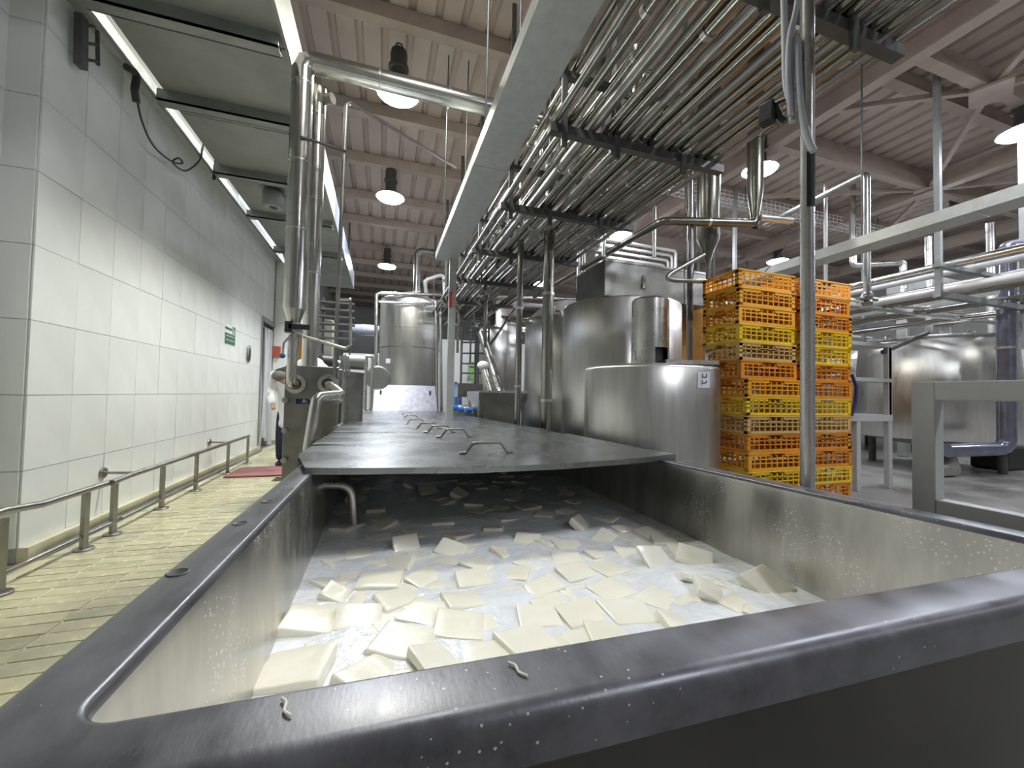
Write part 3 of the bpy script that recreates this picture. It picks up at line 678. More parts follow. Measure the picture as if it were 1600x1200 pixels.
c = PY(441, 556, DY-.05)
MB().tube([V((xa, DY-.05, bt.z-.1)), PY(443, 536, DY-.05), c], .01, 8, .02).build('lever', 'steel', t)
MB().ell(c, (.026, .026, .022), 12, 8).build('knob', 'blue', t)
# vessel, motor and cover behind the exchanger
c = PY(560, 655, 5.3); r_ = .17
t = root('filter_vessel', 'slim upright steel vessel with a motor on top beside the vat lids', 'vessel', (c.x-.12, 5.3, 0))
cx = c.x-.12; zt3 = PY(560, 583, 5.3).z
MB().lathe((cx, 5.3, 0), [(.001, .25), (r_, .3), (r_, zt3-.02), (r_+.015, zt3-.02), (r_+.015, zt3), (.001, zt3+.02)], 28).build('shell', 'steel_dark', t)
for a in range(3): MB().tube([(cx+.13*math.cos(a*2.1), 5.3+.13*math.sin(a*2.1), 0), (cx+.13*math.cos(a*2.1), 5.3+.13*math.sin(a*2.1), .32)], .02, 8).build('leg', 'steel_dark', t)
MB().tube([(cx-.05, 5.25, zt3+.13), (cx+.18, 5.35, zt3+.13)], .09, 16).build('motor', 'galv_dark', t)
MB().tube([(cx+.20, 5.1, zt3+.2), (cx+.20, 5.1, zt3-.45), (cx+.27, 5.1, zt3-.45), (cx+.27, 5.1, zt3+.2), (cx+.2, 5.1, zt3+.2)], .017, 8, .04).build('loop_pipe', 'steel', t)
MB().lathe((cx+.33, 5.9, zt3-.03), [(.001, .03), (.15, .03), (.17, 0), (.15, -.03), (.001, -.03)], 24, axis='Y').build('end_disc', 'galv_dark', t)
c = PY(487, 576, 4.9)
tag(MB().lathe((c.x, 4.9, c.z-.16), [(.22, 0), (.22, .05), (.19, .17), (.13, .25), (.06, .285), (.001, .29)], 24).build('dome_cover', 'white_cloth', off=(c.x, 4.9, c.z-.16)), 'rounded white cover behind the top of the heat exchanger', 'cover')
tag(MB().cbox(PY(475, 545, 5.1), (.14, .12, .34)).build('junction_box', 'amber_wrap', off=PY(475, 545, 5.1)), 'small brown box half hidden between the two ducts', 'box')
t = root('cable_reel', 'dark round machine housing right of the white dome cover', 'machine', PY(508, 568, 4.9))
MB().tube([PY(500, 567, 4.9), PY(522, 569, 5.0)], .085, 18).build('drum', 'blackish', t); MB().tube([PY(522, 569, 5.0), PY(530, 570, 5.02)], .05, 14).build('shaft', 'steel', t)
for i in range(4): MB().tube([PY(532+4*i, 556, 5.1), PY(533+4*i, 586, 5.1)], .012, 8).build('tube', 'steel', t)
# upright tank behind the vat
TY = 11.6; r_ = .82; ct = (PY(588, 600, 11.1).x+PY(690, 600, 11.1).x)/2; zt4 = PY(640, 462, TY-.8).z
t = root('storage_tank', 'tall upright steel tank standing behind the far end of the vat', 'tank', (ct, TY, 0))
MB().lathe((ct, TY, 0), [(.001, .5), (r_*.4, .45), (r_, .7), (r_, 2.95), (r_+.008, 2.955), (r_+.008, 2.98), (r_, 2.985), (r_, zt4), (r_*.7, zt4+.12), (r_*.25, zt4+.26), (.001, zt4+.27)], 48).build('shell', 'steel_tank', t)
for a in range(4): MB().tube([(ct+.6*math.cos(a*1.57+.8), TY+.6*math.sin(a*1.57+.8), 0), (ct+.6*math.cos(a*1.57+.8), TY+.6*math.sin(a*1.57+.8), .7)], .05, 10).build('leg', 'steel_dark', t)
MB().lathe((ct, TY, 0), [(r_+.012, 2.42), (r_+.02, 2.43), (r_+.012, 2.44)], 48).build('band', 'steel_dark', t)
c = PY(608, 563, TY-.84); MB().cbox((c.x, TY-math.sqrt(max(.01, r_**2-(c.x-ct)**2))-.02, c.z), (.16, .01, .12)).build('paper_tag', 'paper', t)
MB().lathe((ct+.15, TY, zt4+.2), [(.12, 0), (.12, .14), (.001, .15)], 16).build('top_nozzle', 'steel', t)
ztop = PY(652, 392, TY).z
pipe('vent_pipe', 'pipe rising from the tank top and turning right under the roof', 'pipe', [(ct+.15, TY, zt4+.3), (ct+.15, TY, ztop), (ct+.9, TY, ztop)], .1, 'steel_dark', .15)
pipe('frame_pipe', 'pipe framing the upright tank on its left and top', 'pipe', [(PY(588, 640, 10.7).x, 10.7, .3), PY(588, 458, 10.7), PY(1000, 470, 10.7)], .045, 'steel', .12)
pipe('frame_pipe', 'lower of two level pipes crossing in front of the upright tank', 'pipe', [PY(592, 472, 10.65), PY(1000, 484, 10.65)], .03, 'steel', 0)
pipe('frame_pipe', 'pale pipe looping from the tank top towards the tray post', 'pipe', [(ct+.4, TY-.4, zt4+.1), PY(664, 438, 10.9), PY(694, 428, 10.9), PY(695, 470, 10.9)], .05, 'insul', .12)
for i, px in enumerate((683, 690)):
    pipe('riser_pipe', ('left' if i == 0 else 'right')+' of two thin risers at the right edge of the upright tank', 'pipe', [PY(px, 655, 10.5), PY(px-2, 470+8*i, 10.5), PY(px+8, 470+8*i, 10.9)], .035, 'steel_dark', .08, 8)
# far end clutter on the left: stair, wrapped roll, dark opening
t = root('steel_stair', 'small dark steel stair under the overhead platform beyond the ducts', 'stairs', PY(520, 520, 9.5))
for i in range(6): MB().cbox(PY(527, 474+11*i, 9.5+.12*(6-i)), (.75, .22, .035)).build('tread', 'rack_iron', t)
for px in (506, 548): MB().bar(PY(px, 466, 10.3), V((PY(px, 560, 9.4).x, 9.4, 0)), .03, .12).build('stringer', 'rack_iron', t)
tag(MB().tube([PY(546, 515, 13.75), PY(570, 516, 13.75), PY(592, 517, 13.75)], .17, 14, rs=[.17, .2, .17]).build('wrapped_roll', 'film', off=PY(548, 512, 13.75)), 'long white film-wrapped roll beside the tank', 'roll')
tag(bevel(MB().box(tuple(PY(534, 552, 13.5)-V((0, 0, 0))), tuple(PY(590, 524, 13.5)+V((0, .7, 0)))).build('dark_gap', 'blackish', off=PY(534, 552, 13.5)), .02), 'black box put in for the dark gap under the white roll', 'machine')  # black block painted as the shade in the gap below the roll
tag(bevel(MB().box((PY(534, 610, 13.5).x, 13.5, 0), tuple(PY(596, 552.5, 13.5)+V((0, .7, 0)))).build('white_cabinet', 'white', off=(PY(534, 610, 13.5).x, 13.5, 0)), .02), 'white cabinet far behind the tank, left side', 'cabinet')
tag(bevel(MB().box((PY(502, 562, 12.9).x, 12.9, 0), tuple(PY(521, 500, 12.9)+V((0, .3, 0)))).build('white_cabinet', 'cream', off=(PY(502, 562, 12.9).x, 12.9, 0)), .02), 'tall pale cabinet seen between duct and stair', 'cabinet')
# ------------------------------------------------------------------ person
def skin_obj(name, verts, edges, rad, m, parent, off):
    me = bpy.data.meshes.new(name); me.from_pydata([V(v)-off for v in verts], edges, []); o = bpy.data.objects.new(name, me); COL.objects.link(o); o.parent = parent
    o.modifiers.new('skin', 'SKIN'); sv = me.skin_vertices[0].data
    for i, r in enumerate(rad): sv[i].radius = (r, r) if not isinstance(r, tuple) else r
    sv[0].use_root = True
    s_ = o.modifiers.new('sub', 'SUBSURF'); s_.levels = 2; s_.render_levels = 2
    me.materials.append(MATS[m]); o.modifiers['skin'].use_smooth_shade = True
    WLOC[o.name] = V(off); return o
B0 = PZ(440, 727, 0); B0.z = 0
bx_, by_ = B0.x+.10, B0.y
per = root('person', 'person in a white coat and navy trousers bending forward beside the doorway', 'person', (bx_, by_, 0))
def q(x, y, z): return V((bx_+x, by_+y, z))
hd = PY(434, 592, by_-.25)
neck = q(-.08, -.18, 1.50); 
body = skin_obj('body', [q(0, 0, .95), q(-.02, -.05, 1.2), q(-.05, -.12, 1.45), V((hd.x+.05, hd.y+.05, hd.z+.05)), hd,
   q(-.10, 0, .9), q(-.11, -.03, .5), q(-.11, 0, .08), q(-.11, -.13, .03), q(.10, 0, .9), q(.11, -.03, .5), q(.11, 0, .08), q(.11, -.13, .03),
   q(-.20, -.12, 1.42), q(-.24, -.2, 1.12), q(-.16, -.38, .95), q(-.14, -.46, .92), q(.16, -.12, 1.44), q(.24, -.2, 1.14), q(.18, -.4, 1.0), q(.16, -.48, .98)],
   [(0,1),(1,2),(2,3),(3,4),(0,5),(5,6),(6,7),(7,8),(0,9),(9,10),(10,11),(11,12),(2,13),(13,14),(14,15),(15,16),(2,17),(17,18),(18,19),(19,20)],
   [.13,.12,.12,.055,.105,.085,.06,.045,.035,.085,.06,.045,.035,.06,.045,.03,.03,.06,.045,.03,.03], 'skin', per, V((bx_, by_, 0)))
skin_obj('coat', [q(0, 0, .95), q(-.02, -.06, 1.2), q(-.04, -.12, 1.48), q(-.07, -.2, 1.54), q(0, .01, .72), q(0, .01, .54), q(-.21, -.13, 1.45), q(-.25, -.21, 1.12), q(-.17, -.37, .98), q(.17, -.13, 1.47), q(.25, -.21, 1.14), q(.19, -.39, 1.02)],
   [(0,1),(1,2),(2,3),(0,4),(4,5),(2,6),(6,7),(7,8),(2,9),(9,10),(10,11)], [(.19,.16),(.18,.16),(.17,.14),.09,(.21,.17),(.22,.18),.085,.07,.055,.085,.07,.055], 'white_cloth', per, V((bx_, by_, 0)))
skin_obj('trousers', [q(0, 0, .9), q(-.1, 0, .82), q(-.115, -.03, .48), q(-.115, 0, .07), q(.1, 0, .82), q(.115, -.03, .48), q(.115, 0, .07)], [(0,1),(1,2),(2,3),(0,4),(4,5),(5,6)], [.12,.11,.09,.075,.11,.09,.075], 'navy', per, V((bx_, by_, 0)))
MB().ell(hd+V((.01, .03, .045)), (.105, .115, .085), 16, 10).build('hair_net', 'hair_net', per)
MB().ell(hd+V((-.03, -.12, -.04)), (.02, .03, .022), 8, 6).build('nose', 'skin', per)
for s_ in (-1, 1):
    MB().ell(q(.115*s_, -.07, .045), (.055, .15, .045), 12, 8).build('shoe', 'black', per)
    for f in range(4): pass
# ================================================================== OVERHEAD PIPES
# galvanised cable tray
t = root('cable_tray', 'broad galvanised cable trunking running overhead towards the tank', 'cable tray', (.85, 5.9, 3.2))
for a, b_ in ((-1.5, .9), (.9, 3.4), (3.4, 5.95)):
    o = MB().box((.70, a, 3.2), (1.01, b_-.004, 3.206)).box((.70, a, 3.206), (.705, b_-.004, 3.30)).box((1.005, a, 3.206), (1.01, b_-.004, 3.30)).box((.70, a, 3.3), (.73, b_-.004, 3.305)).box((.98, a, 3.3), (1.01, b_-.004, 3.305)).build('channel', 'galv', t)
    MB().box((.698, b_-.05, 3.197), (1.012, b_-.0, 3.2)).build('splice_plate', 'galv', o)
for y in (1.0, 3.0, 5.2):
    for x in (.72, .99): MB().tube([(x, y, 3.3), (x, y, CZ-.19)], .008, 6).build('hanger_rod', 'rack_iron', t)
tp = PY(705, 500, 5.9)
t = root('tray_post', 'steel post with a red painted mark holding the end of the cable trunking', 'post', (tp.x, 5.86, 0))
MB().box((tp.x-.05, 5.82, 0), (tp.x+.05, 5.9, 3.2)).build('column', 'galv', t)
zr0, zr1 = PY(702, 480, 5.8).z, PY(702, 455, 5.8).z
MB().box((tp.x-.053, 5.817, zr0), (tp.x-.005, 5.82, zr1)).build('red_mark', 'red', t)
# rack with its pipes
rk = root('pipe_rack', 'dark iron rack of crossbeams and hangers carrying the pipe bundle', 'rack', (2, 2.9, 3.4))
for y in (.2, 1.55, 2.9, 4.3, 5.8, 7.4, 9.2, 11.4):
    MB().box((1.22, y-.035, 3.32), (2.98, y+.035, 3.39)).build('crossbeam', 'rack_iron', rk)
    if y != 1.55: MB().box((1.26, y-.03, 3.80), (2.4, y+.03, 3.85)).build('upper_beam', 'rack_iron', rk)
    for x in (1.33, 1.82, 2.5): MB().box((x-.025, y-.06, 3.2), (x+.025, y-.036, CZ-.19)).build('hanger', 'rack_iron', rk)
rp = random.Random(11)
lower = [(1.27, .022), (1.38, .026), (1.50, .018), (1.60, .036), (1.72, .026), (1.82, .040), (1.95, .032), (2.06, .030), (2.17, .042), (2.29, .026), (2.38, .026), (2.48, .034), (2.59, .022), (2.68, .026), (2.78, .030), (2.89, .020)]
ordn = ['first', 'second', 'third', 'fourth', 'fifth', 'sixth', 'seventh', 'eighth', 'ninth', 'tenth', 'eleventh', 'twelfth', 'thirteenth', 'fourteenth', 'fifteenth', 'sixteenth']
for i, (x, r) in enumerate(lower):
    r *= 1.22
    y1 = rp.choice((8.2, 9.6, 11.6, 12.6)); pts = [(x, -1.5, 3.39+r), (x, y1, 3.39+r)]
    if i % 3 == 1: pts.append((x, y1, 2.2))
    if i % 4 == 2: pts.append((x+.8, y1, 3.39+r))
    pipe('overhead_pipe', ordn[i]+' pipe from the left in the lower layer of the overhead bundle', 'pipe', pts, r, 'steel_pipe' if i % 3 else 'steel_dark', .12, 10, [(0, f) for f in (.22+.02*(i % 4), .45, .68)], 'overhead pipe bundle, lower layer')
upper = [(1.30, .03), (1.42, .02), (1.54, .04), (1.68, .026), (1.80, .03), (1.93, .036), (2.06, .026), (2.19, .034), (2.30, .02)]
for i, (x, r) in enumerate(upper):
    r *= 1.25
    pts = [(x, -1.5, 3.85+r), (x, rp.choice((7.5, 9.0, 10.5, 12)), 3.85+r)]
    pipe('overhead_pipe', ordn[i]+' pipe from the left in the upper layer of the overhead bundle', 'pipe', pts, r, 'steel_pipe' if i else 'blackish', .1, 10, [(0, .3), (0, .6)], 'overhead pipe bundle, upper layer')
# valves and tees sitting in the bundle
for i, (x, y, z) in enumerate(((1.66, 2.35, 3.58), (1.78, 2.55, 3.58), (1.45, 3.6, 3.6), (2.1, 3.5, 3.6), (2.4, 4.0, 3.58), (1.9, 5.1, 3.6), (1.55, 4.8, 3.58))):
    t = root('pipe_valve', 'small valve in the overhead bundle, '+ordn[i]+' from the near end', 'valve', (x, y, z-.12), 'valves on the overhead bundle')
    MB().lathe((x, y, z-.12), [(.001, 0), (.035, 0), (.05, .03), (.05, .07), (.03, .1), (.03, .16), (.055, .17), (.055, .21), (.001, .23)], 14).build('body', 'steel', t)
    MB().tube([(x-.09, y, z-.06), (x+.09, y, z-.06)], .028, 10).build('stub', 'steel', t)
# uprights of the bundle
def P2(px, y0, y1, Y): a, b_ = PY(px, y0, Y), PY(px, y1, Y); x = (a.x+b_.x)/2; return x, a.z, b_.z
x, z1, _ = P2(857, 196, 690, 4.9)
pipe('support_column', 'thick shiny steel column in front of the big silos', 'column', [(x, 4.9, 0), (x, 4.9, CZ-.2)], .075, 'steel_pipe', 0, 18, [(0, .2), (0, .45), (0, .75)])
x, z1, _ = P2(812, 265, 690, 5.3)
pipe('riser_pipe', 'thinner shiny riser with a bend at the top, left of the thick column', 'pipe', [(x, 5.3, 0), (x, 5.3, z1), (x+.55, 5.3, z1-.02)], .045, 'steel_pipe', .09, 14, [(0, .3), (0, .55)])
for i, (px, y0, y1, Y, r) in enumerate(((763, 325, 400, 6.3, .022), (777, 330, 420, 6.3, .022), (752, 345, 440, 6.9, .02), (786, 318, 372, 6.0, .022))):
    a, b_ = PY(px, y1, Y), PY(px, y0, Y)
    pipe('drop_pipe', ordn[i]+' of the short bent drop pipes hanging beside the trunking end', 'pipe', [(a.x, Y, a.z), (a.x, Y, b_.z), (a.x+.3, Y, b_.z), (a.x+.3, Y, b_.z+.35)], r, 'steel_pipe', .06, 8)
for i, (px, yt, yb, Y) in enumerate(((943, 300, 400, 5.4), (960, 0, 240, 3.0), (1022, 320, 402, 6.2), (903, 384, 470, 6.4), (911, 384, 470, 6.45))):
    a, b_ = PY(px, yb, Y), PY(px, yt, Y)
    lab = ('slim dark drop pipe under the bundle, right of the thick column', 'dark square hanger crossing the bundle near the top of the picture', 'dark pipe standing on the hood of the silo', 'left of two thin pipes left of the silo hood', 'right of two thin pipes left of the silo hood')[i]
    pts = [(a.x, Y, a.z), (a.x, Y, b_.z)]
    if i == 2: pts += [(a.x-.35, Y+.1, b_.z+.02), (a.x-.35, Y+.1, CZ-.05)]
    if i == 3: pts += [(a.x+.42, Y, b_.z+.0), (a.x+.42, Y, b_.z+.9)]
    pipe('drop_pipe', lab, 'pipe', pts, .035 if i != 1 else .03, 'steel_dark' if i != 1 else 'rack_iron', .07, 10)
# big rising stubs beside the trunking
for i, (px, y0, y1, Y, r) in enumerate(((917, 65, 190, 4.3, .09), (866, 125, 240, 4.4, .06))):
    a, b_ = PY(px, y1, Y), PY(px, y0, Y)
    pipe('roof_duct', ('wide' if i == 0 else 'narrow')+' brownish pipe rising to the roof behind the trunking', 'pipe', [(a.x, Y, a.z), (a.x, Y, CZ-.02)], r, 'purlin', 0, 14)
# cone-bottomed vessels hanging over the crates
c = PD(1107, 300, 5.6)
zc = [PD(1107, y, 5.6).z for y in (410, 395, 375, 258, 200)]
t = root('cone_vessel', 'wide hanging steel cylinder with a cone bottom above the short tank', 'vessel', (c.x, c.y, zc[0]))
MB().lathe((c.x, c.y, 0), [(.03, zc[0]-.1), (.035, zc[0]), (.07, zc[1]), (.15, zc[2]), (.15, zc[3]), (.165, zc[3]), (.165, zc[3]+.05), (.15, zc[3]+.05), (.15, CZ-.02)], 28).build('shell', 'pipe_dark', t)
MB().tube([(c.x, c.y, zc[0]-.1), (c.x, c.y, zc[0]-.5)], .03, 10).build('outlet', 'rack_iron', t)
c2 = PD(1180, 300, 5.3); zc2 = [PD(1180, y, 5.3).z for y in (352, 335, 300, 220)]
t = root('cone_vessel', 'narrow hanging steel pipe tapering above the orange crates', 'vessel', (c2.x, c2.y, zc2[0]))
MB().lathe((c2.x, c2.y, 0), [(.03, zc2[0]-.04), (.045, zc2[0]), (.06, zc2[1]), (.1, zc2[2]), (.1, zc2[3]), (.11, zc2[3]), (.11, zc2[3]+.04), (.1, zc2[3]+.04), (.1, CZ-.02)], 24).build('shell', 'pipe_dark', t)
o = MB().tube([PD(1188, 340, 5.2), PD(1238, 345, 5.2)], .045, 14).build('actuator', 'steel', t)
MB().tube([PD(1236, 346, 5.2), PD(1236, 365, 5.2), PD(1225, 390, 5.2), PD(1195, 425, 5.2)], .006, 6, .1).build('cable', 'rubber', o)
zz = PD(1030, 347, 5.3).z
e1 = V((c2.x, c2.y, zz)); e2 = PZ(1035, 345, zz); e3 = PZ(835, 463, zz)
pipe('long_pipe', 'long grey pipe running from the hanging taper to beyond the silos', 'pipe', [e1+V((0, 0, .12)), e1, e2, e3], .055, 'pipe_dark', .14, 14, [(2, .3), (1, .5)])
# ================================================================== RIGHT SIDE TANKS
def tank(name, label, c, r, prof_z, m='steel_tank', legs=True, n=56):
    t = root(name, label, 'tank', (c[0], c[1], 0))
    z0, z1, dome = prof_z
    MB().lathe((c[0], c[1], 0), [(.001, z0), (r*.97, z0), (r, z0+.03), (r, z1-.035), (r-.012, z1-.012), (r-.035, z1), (r*.6, z1+dome*.7), (.001, z1+dome)], n).build('shell', m, t)
    if legs:
        for a in range(4): MB().tube([(c[0]+r*.8*math.cos(a*1.57+.7), c[1]+r*.8*math.sin(a*1.57+.7), 0), (c[0]+r*.8*math.cos(a*1.57+.7), c[1]+r*.8*math.sin(a*1.57+.7), z0+.02)], .05, 10).build('leg', 'steel_dark', t)
    return t
st = PD(1014, 620, 5.0); sr = .80; sz = 1.57
t = tank('round_tank', 'short round steel tank with a paper notice beside the orange crates', (st.x, st.y), sr, (.2, sz, .05))
cp_ = PD(1100, 593, 4.3); ang = math.atan2(-.80, .05)
def on_tank(px, pz, out=.006):      # point of the shell's front seen at a pixel column
    d = _ray(px, pz); d2 = V((d.x, d.y)); f = V((CAM.x-st.x, CAM.y-st.y)); A = d2.dot(d2); B = 2*f.dot(d2); C_ = f.dot(f)-(sr+out)**2
    D = B*B-4*A*C_; tt = (-B-math.sqrt(max(0, D)))/(2*A); return CAM + d*tt
g = [[on_tank(x, y) for x in (1090, 1094, 1099, 1104, 1109)] for y in (606, 598, 589, 581)]
o = MB().sheet(g).build('paper_notice', 'paper', t)
def stroke(pts): 
    b = MB(); P = [on_tank(x, y, .008) for x, y in pts]; b.tube(P, .006, 6); return b
b = MB()
for s_ in (((1098, 584), (1097, 589), (1104, 589.5), (1104, 584)), ((1096, 600), (1099, 598), (1103, 598.5), (1104, 595)), ((1097, 594), (1097.2, 596))): b.tube([on_tank(x, y, .008) for x, y in s_], .006, 6)
b.build('handwriting', 'ink', t)
mc = PD(1014, 552, 5.0); mc = V((st.x-.03, st.y-.05, sz))
zm = PD(1014, 462, 4.8).z
t = root('motor_cover', 'upright cylindrical sheet-metal motor cover on the short round tank', 'cover', (mc.x, mc.y, sz+.03))
MB().lathe((mc.x, mc.y, 0), [(.225, sz+.24), (.225, zm-.03), (.20, zm), (.001, zm+.02)], 32).build('sleeve', 'steel', t)
MB().lathe((mc.x, mc.y, 0), [(.225, sz+.03), (.235, sz+.03), (.225, sz+.06), (.225, sz+.24)], 28, math.radians(-62), math.radians(248)).build('skirt', 'steel', t)
for a in (200, 280): pass
MB().lathe((mc.x, mc.y, 0), [(.001, sz+.03), (.16, sz+.03), (.16, sz+.3), (.001, sz+.31)], 20).build('motor', 'blackish', t)
o = t
t = root('hatch', 'flat hatch cover on the short round tank right of the motor cover', 'hatch', (st.x+.35, st.y-.2, sz+.04))
MB().cbox((st.x+.28, st.y-.30, sz+.055), (.62, .42, .05), -.3).build('plate', 'steel', t)
MB().tube([(st.x+.5, st.y-.42, sz+.08), (st.x+.5, st.y-.42, sz+.16), (st.x+.54, st.y-.45, sz+.19)], .02, 8, .03).build('latch', 'steel', t)
cB = PD(968, 600, 6.8); zB = PD(950, 464, 6.05).z
tank('silo', 'tall round steel silo under the sheet-metal hood', (cB.x, cB.y), .98, (.25, zB, .06))
cA = PD(888, 600, 8.7); zA = PD(880, 487, 8.0).z
t = tank('silo', 'tall domed steel silo at the left of the silo pair', (cA.x, cA.y), .97, (.3, zA-.06, .48))
pipe('sampling_pipe', 'thin dark pipe bent over the left silo', 'pipe', [PD(868, 486, 7.6), PD(876, 486, 7.6), PD(886, 516, 7.6)], .022, 'steel_dark', .05, 8)
# hood on the silo
h0 = PD(945, 405, 5.95); h1 = PY(1108, 432, h0.y); hb = PD(945, 462, 5.95).z
t = root('duct_hood', 'boxy sheet-metal hood lying across the silo top', 'hood', (h0.x, h0.y, hb))
hx1 = h1.x
bevel(MB().box((h0.x, h0.y, hb), (hx1, h0.y+.9, h0.z)).build('box', 'steel_dark', t), .012)
c = PY(1006, 440, h0.y-.02); MB().cbox(c, (.05, .03, .2)).build('latch', 'steel', t)
MB().box((h0.x+.01, h0.y-.012, h0.z-.02), (hx1, h0.y, h0.z+.012)).build('top_flange', 'steel', t)
cw = PD(1088, 600, 7.5)
t = root('amber_tank', 'round tank wrapped in amber plastic behind the short tank', 'tank', (cw.x, cw.y, 0))
zw1 = PD(1075, 472, 6.8).z
MB().lathe((cw.x, cw.y, 0), [(.001, .25), (.72, .25), (.72, zw1-.12), (.7, zw1-.02), (.6, zw1), (.001, zw1+.03)], 40).build('wrap', 'amber_wrap', t)
MB().lathe((cw.x, cw.y, 0), [(.66, zw1-.03), (.66, zw1+.32), (.001, zw1+.36)], 36).build('collar', 'steel', t)
for a in range(3): MB().tube([(cw.x+.45*math.cos(a*2.1), cw.y+.45*math.sin(a*2.1), 0), (cw.x+.45*math.cos(a*2.1), cw.y+.45*math.sin(a*2.1), .3)], .04, 8).build('leg', 'steel_dark', t)
px_ = PD(1078, 500, 5.3)
pipe('conduit_post', 'slim dark upright pipe between motor cover and crates', 'pipe', [(px_.x, px_.y, sz*.0), (px_.x, px_.y, PD(1078, 250, 5.3).z), (px_.x, px_.y, CZ-.2)], .04, 'steel_dark', 0, 12)
for i in range(4):
    b = MB(); pts = [PD(1069+5*i+rp.uniform(-3, 3), y, 5.25) for y in (240, 300, 350, 400, 450, 500)]
    tag(b.tube(pts, .007, 6, .2).build('hanging_cable', 'rubber', off=pts[0]), ordn[i]+' of the dark cables hanging along the slim upright pipe', 'cable', 'cables by the slim pipe')
pipe('bent_pipe', 'pipe bent like a hairpin in front of the hood', 'pipe', [PD(1100, 398, 5.2), PD(1030, 437, 5.0), PD(1110, 440, 5.2)], .03, 'steel_dark', .06, 10)
# ================================================================== CRATES
CL, CWd, CH = .85, .53, .206
def crate_mesh(m):
    b = MB(); x, y, h = CL/2, CWd/2, CH-.004
    b.box((-x+.01, -y+.01, .004), (x-.01, y-.01, .016))
    th = .012
    for sx in (-1, 1):
        for sy in (-1, 1): b.box((min(sx*x, sx*(x-.05)), min(sy*y, sy*(y-.05)), 0), (max(sx*x, sx*(x-.05)), max(sy*y, sy*(y-.05)), h))
    for sy in (-1, 1):
        ya, yb = sorted((sy*y, sy*(y-th)))
        b.box((-x, ya, 0), (x, yb, .03))
        for z in (.075, .12): b.box((-x, ya, z), (x, yb, z+.012))
        for k_ in range(9):
            xx = -x+.05+(CL-.1)*(k_+.5)/9; b.box((xx-.006, ya, .03), (xx+.006, yb, h-.03))
        b.box((-x, ya, h-.045), (-.11, yb, h-.012)); b.box((.11, ya, h-.045), (x, yb, h-.012)); b.box((-.13, ya, h-.085), (.13, yb, h-.06))
    for sx in (-1, 1):
        xa, xb = sorted((sx*x, sx*(x-th)))
        b.box((xa, -y, 0), (xb, y, .03))
        for z in (.075, .12): b.box((xa, -y, z), (xb, y, z+.012))
        for k_ in range(6):
            yy = -y+.05+(CWd-.1)*(k_+.5)/6; b.box((xa, yy-.006, .03), (xb, yy+.006, h-.03))
        b.box((xa, -y, h-.045), (xb, -.07, h-.012)); b.box((xa, .07, h-.045), (xb, y, h-.012)); b.box((xa, -.09, h-.085), (xb, .09, h-.06))
    b2 = MB(); e = .008
    b2.box((-x-e, -y-e, h-.014), (x+e, -y+.02, h)).box((-x-e, y-.02, h-.014), (x+e, y+e, h)).box((-x-e, -y+.02, h-.014), (-x+.02, y-.02, h)).box((x-.02, -y+.02, h-.014), (x+e, y-.02, h))
    return b.mesh('crate', m), b2.mesh('rim', m)
CM = {m: crate_mesh(m) for m in ('pl_amber', 'pl_orange', 'pl_yellow', 'pl_tan')}
names_c = {'pl_amber': 'amber', 'pl_orange': 'dark orange', 'pl_yellow': 'yellow', 'pl_tan': 'tan'}
def crate(m, loc, rz, lab, grp):
    r = root('plastic_crate', lab, 'crate', loc, grp); r.rotation_euler = (0, 0, rz)
    for me, n in ((CM[m][0], 'basket'), (CM[m][1], 'rim')):
        o = bpy.data.objects.new(n, me); COL.objects.link(o); o.parent = r
A_, O_, Y_, T_ = 'pl_amber', 'pl_orange', 'pl_yellow', 'pl_tan'
s1 = [O_, Y_, A_, O_, T_, Y_, A_, O_, T_, Y_, A_, A_, A_]
s3 = [O_, Y_, O_, O_, T_, Y_, O_, O_, Y_, Y_, O_, O_, A_]
for i, m in enumerate(s1):
    low = i < 7
    crate(m, (4.20+(.07 if low else 0)+rp.uniform(-.012, .012), 3.665-(.045 if low else 0)+rp.uniform(-.01, .01), CH*i), rp.uniform(-.012, .012), f'{names_c[m]} plastic crate, {ordn[i]} from the floor in the left stack', 'left stack of crates')
for i, m in enumerate(s3):
    crate(m, (5.15+rp.uniform(-.012, .012), 3.665+rp.uniform(-.01, .01), CH*i), rp.uniform(-.012, .012), f'{names_c[m]} plastic crate, {ordn[i]} from the floor in the right stack', 'right stack of crates')
# ================================================================== NEAR RIGHT: pole with cables, grey frame
pc = (PX(1262, 755, 1.56)); pyy = pc.y
pole = root('steel_pole', 'round steel pole standing close behind the right vat wall', 'pole', (1.56, pyy, 0))
MB().tube([(1.56, pyy, 0), (1.56, pyy, 4.2)], .024, 18).build('tube', 'steel', pole)
za, zb = PX(1265, 325, 1.56).z, PX(1265, 240, 1.56).z
MB().lathe((1.56, pyy, 0), [(.0245, za), (.0255, za), (.0255, zb), (.0245, zb)], 10, math.radians(-150), math.radians(-70)).build('black_tape', 'black', pole)
def Q(px, py, d=0.): 
    p = PX(px, py, 1.52-d); return p
pipe('hose', 'grey hose looping beside the top of the steel pole', 'hose', smooth([Q(1224, -40), Q(1226, 60), Q(1228, 130), Q(1236, 165), Q(1238, 190), Q(1236, 130), Q(1240, 75), Q(1246, 62), Q(1248, 110), Q(1252, 170), Q(1262, 215), Q(1271, 236)]), .012, 'cable_grey', 0, 10)
pipe('hose', 'second grey hose bending down to the pole top', 'hose', smooth([Q(1256, -60, .02), Q(1244, 15, .02), Q(1234, 60, .02), Q(1232, 120, .02), Q(1236, 180, .02)]), .011, 'cable_grey', 0, 10)
c = Q(1200, 178)
t = root('black_plug', 'black plug box dangling left of the steel pole', 'plug', c)
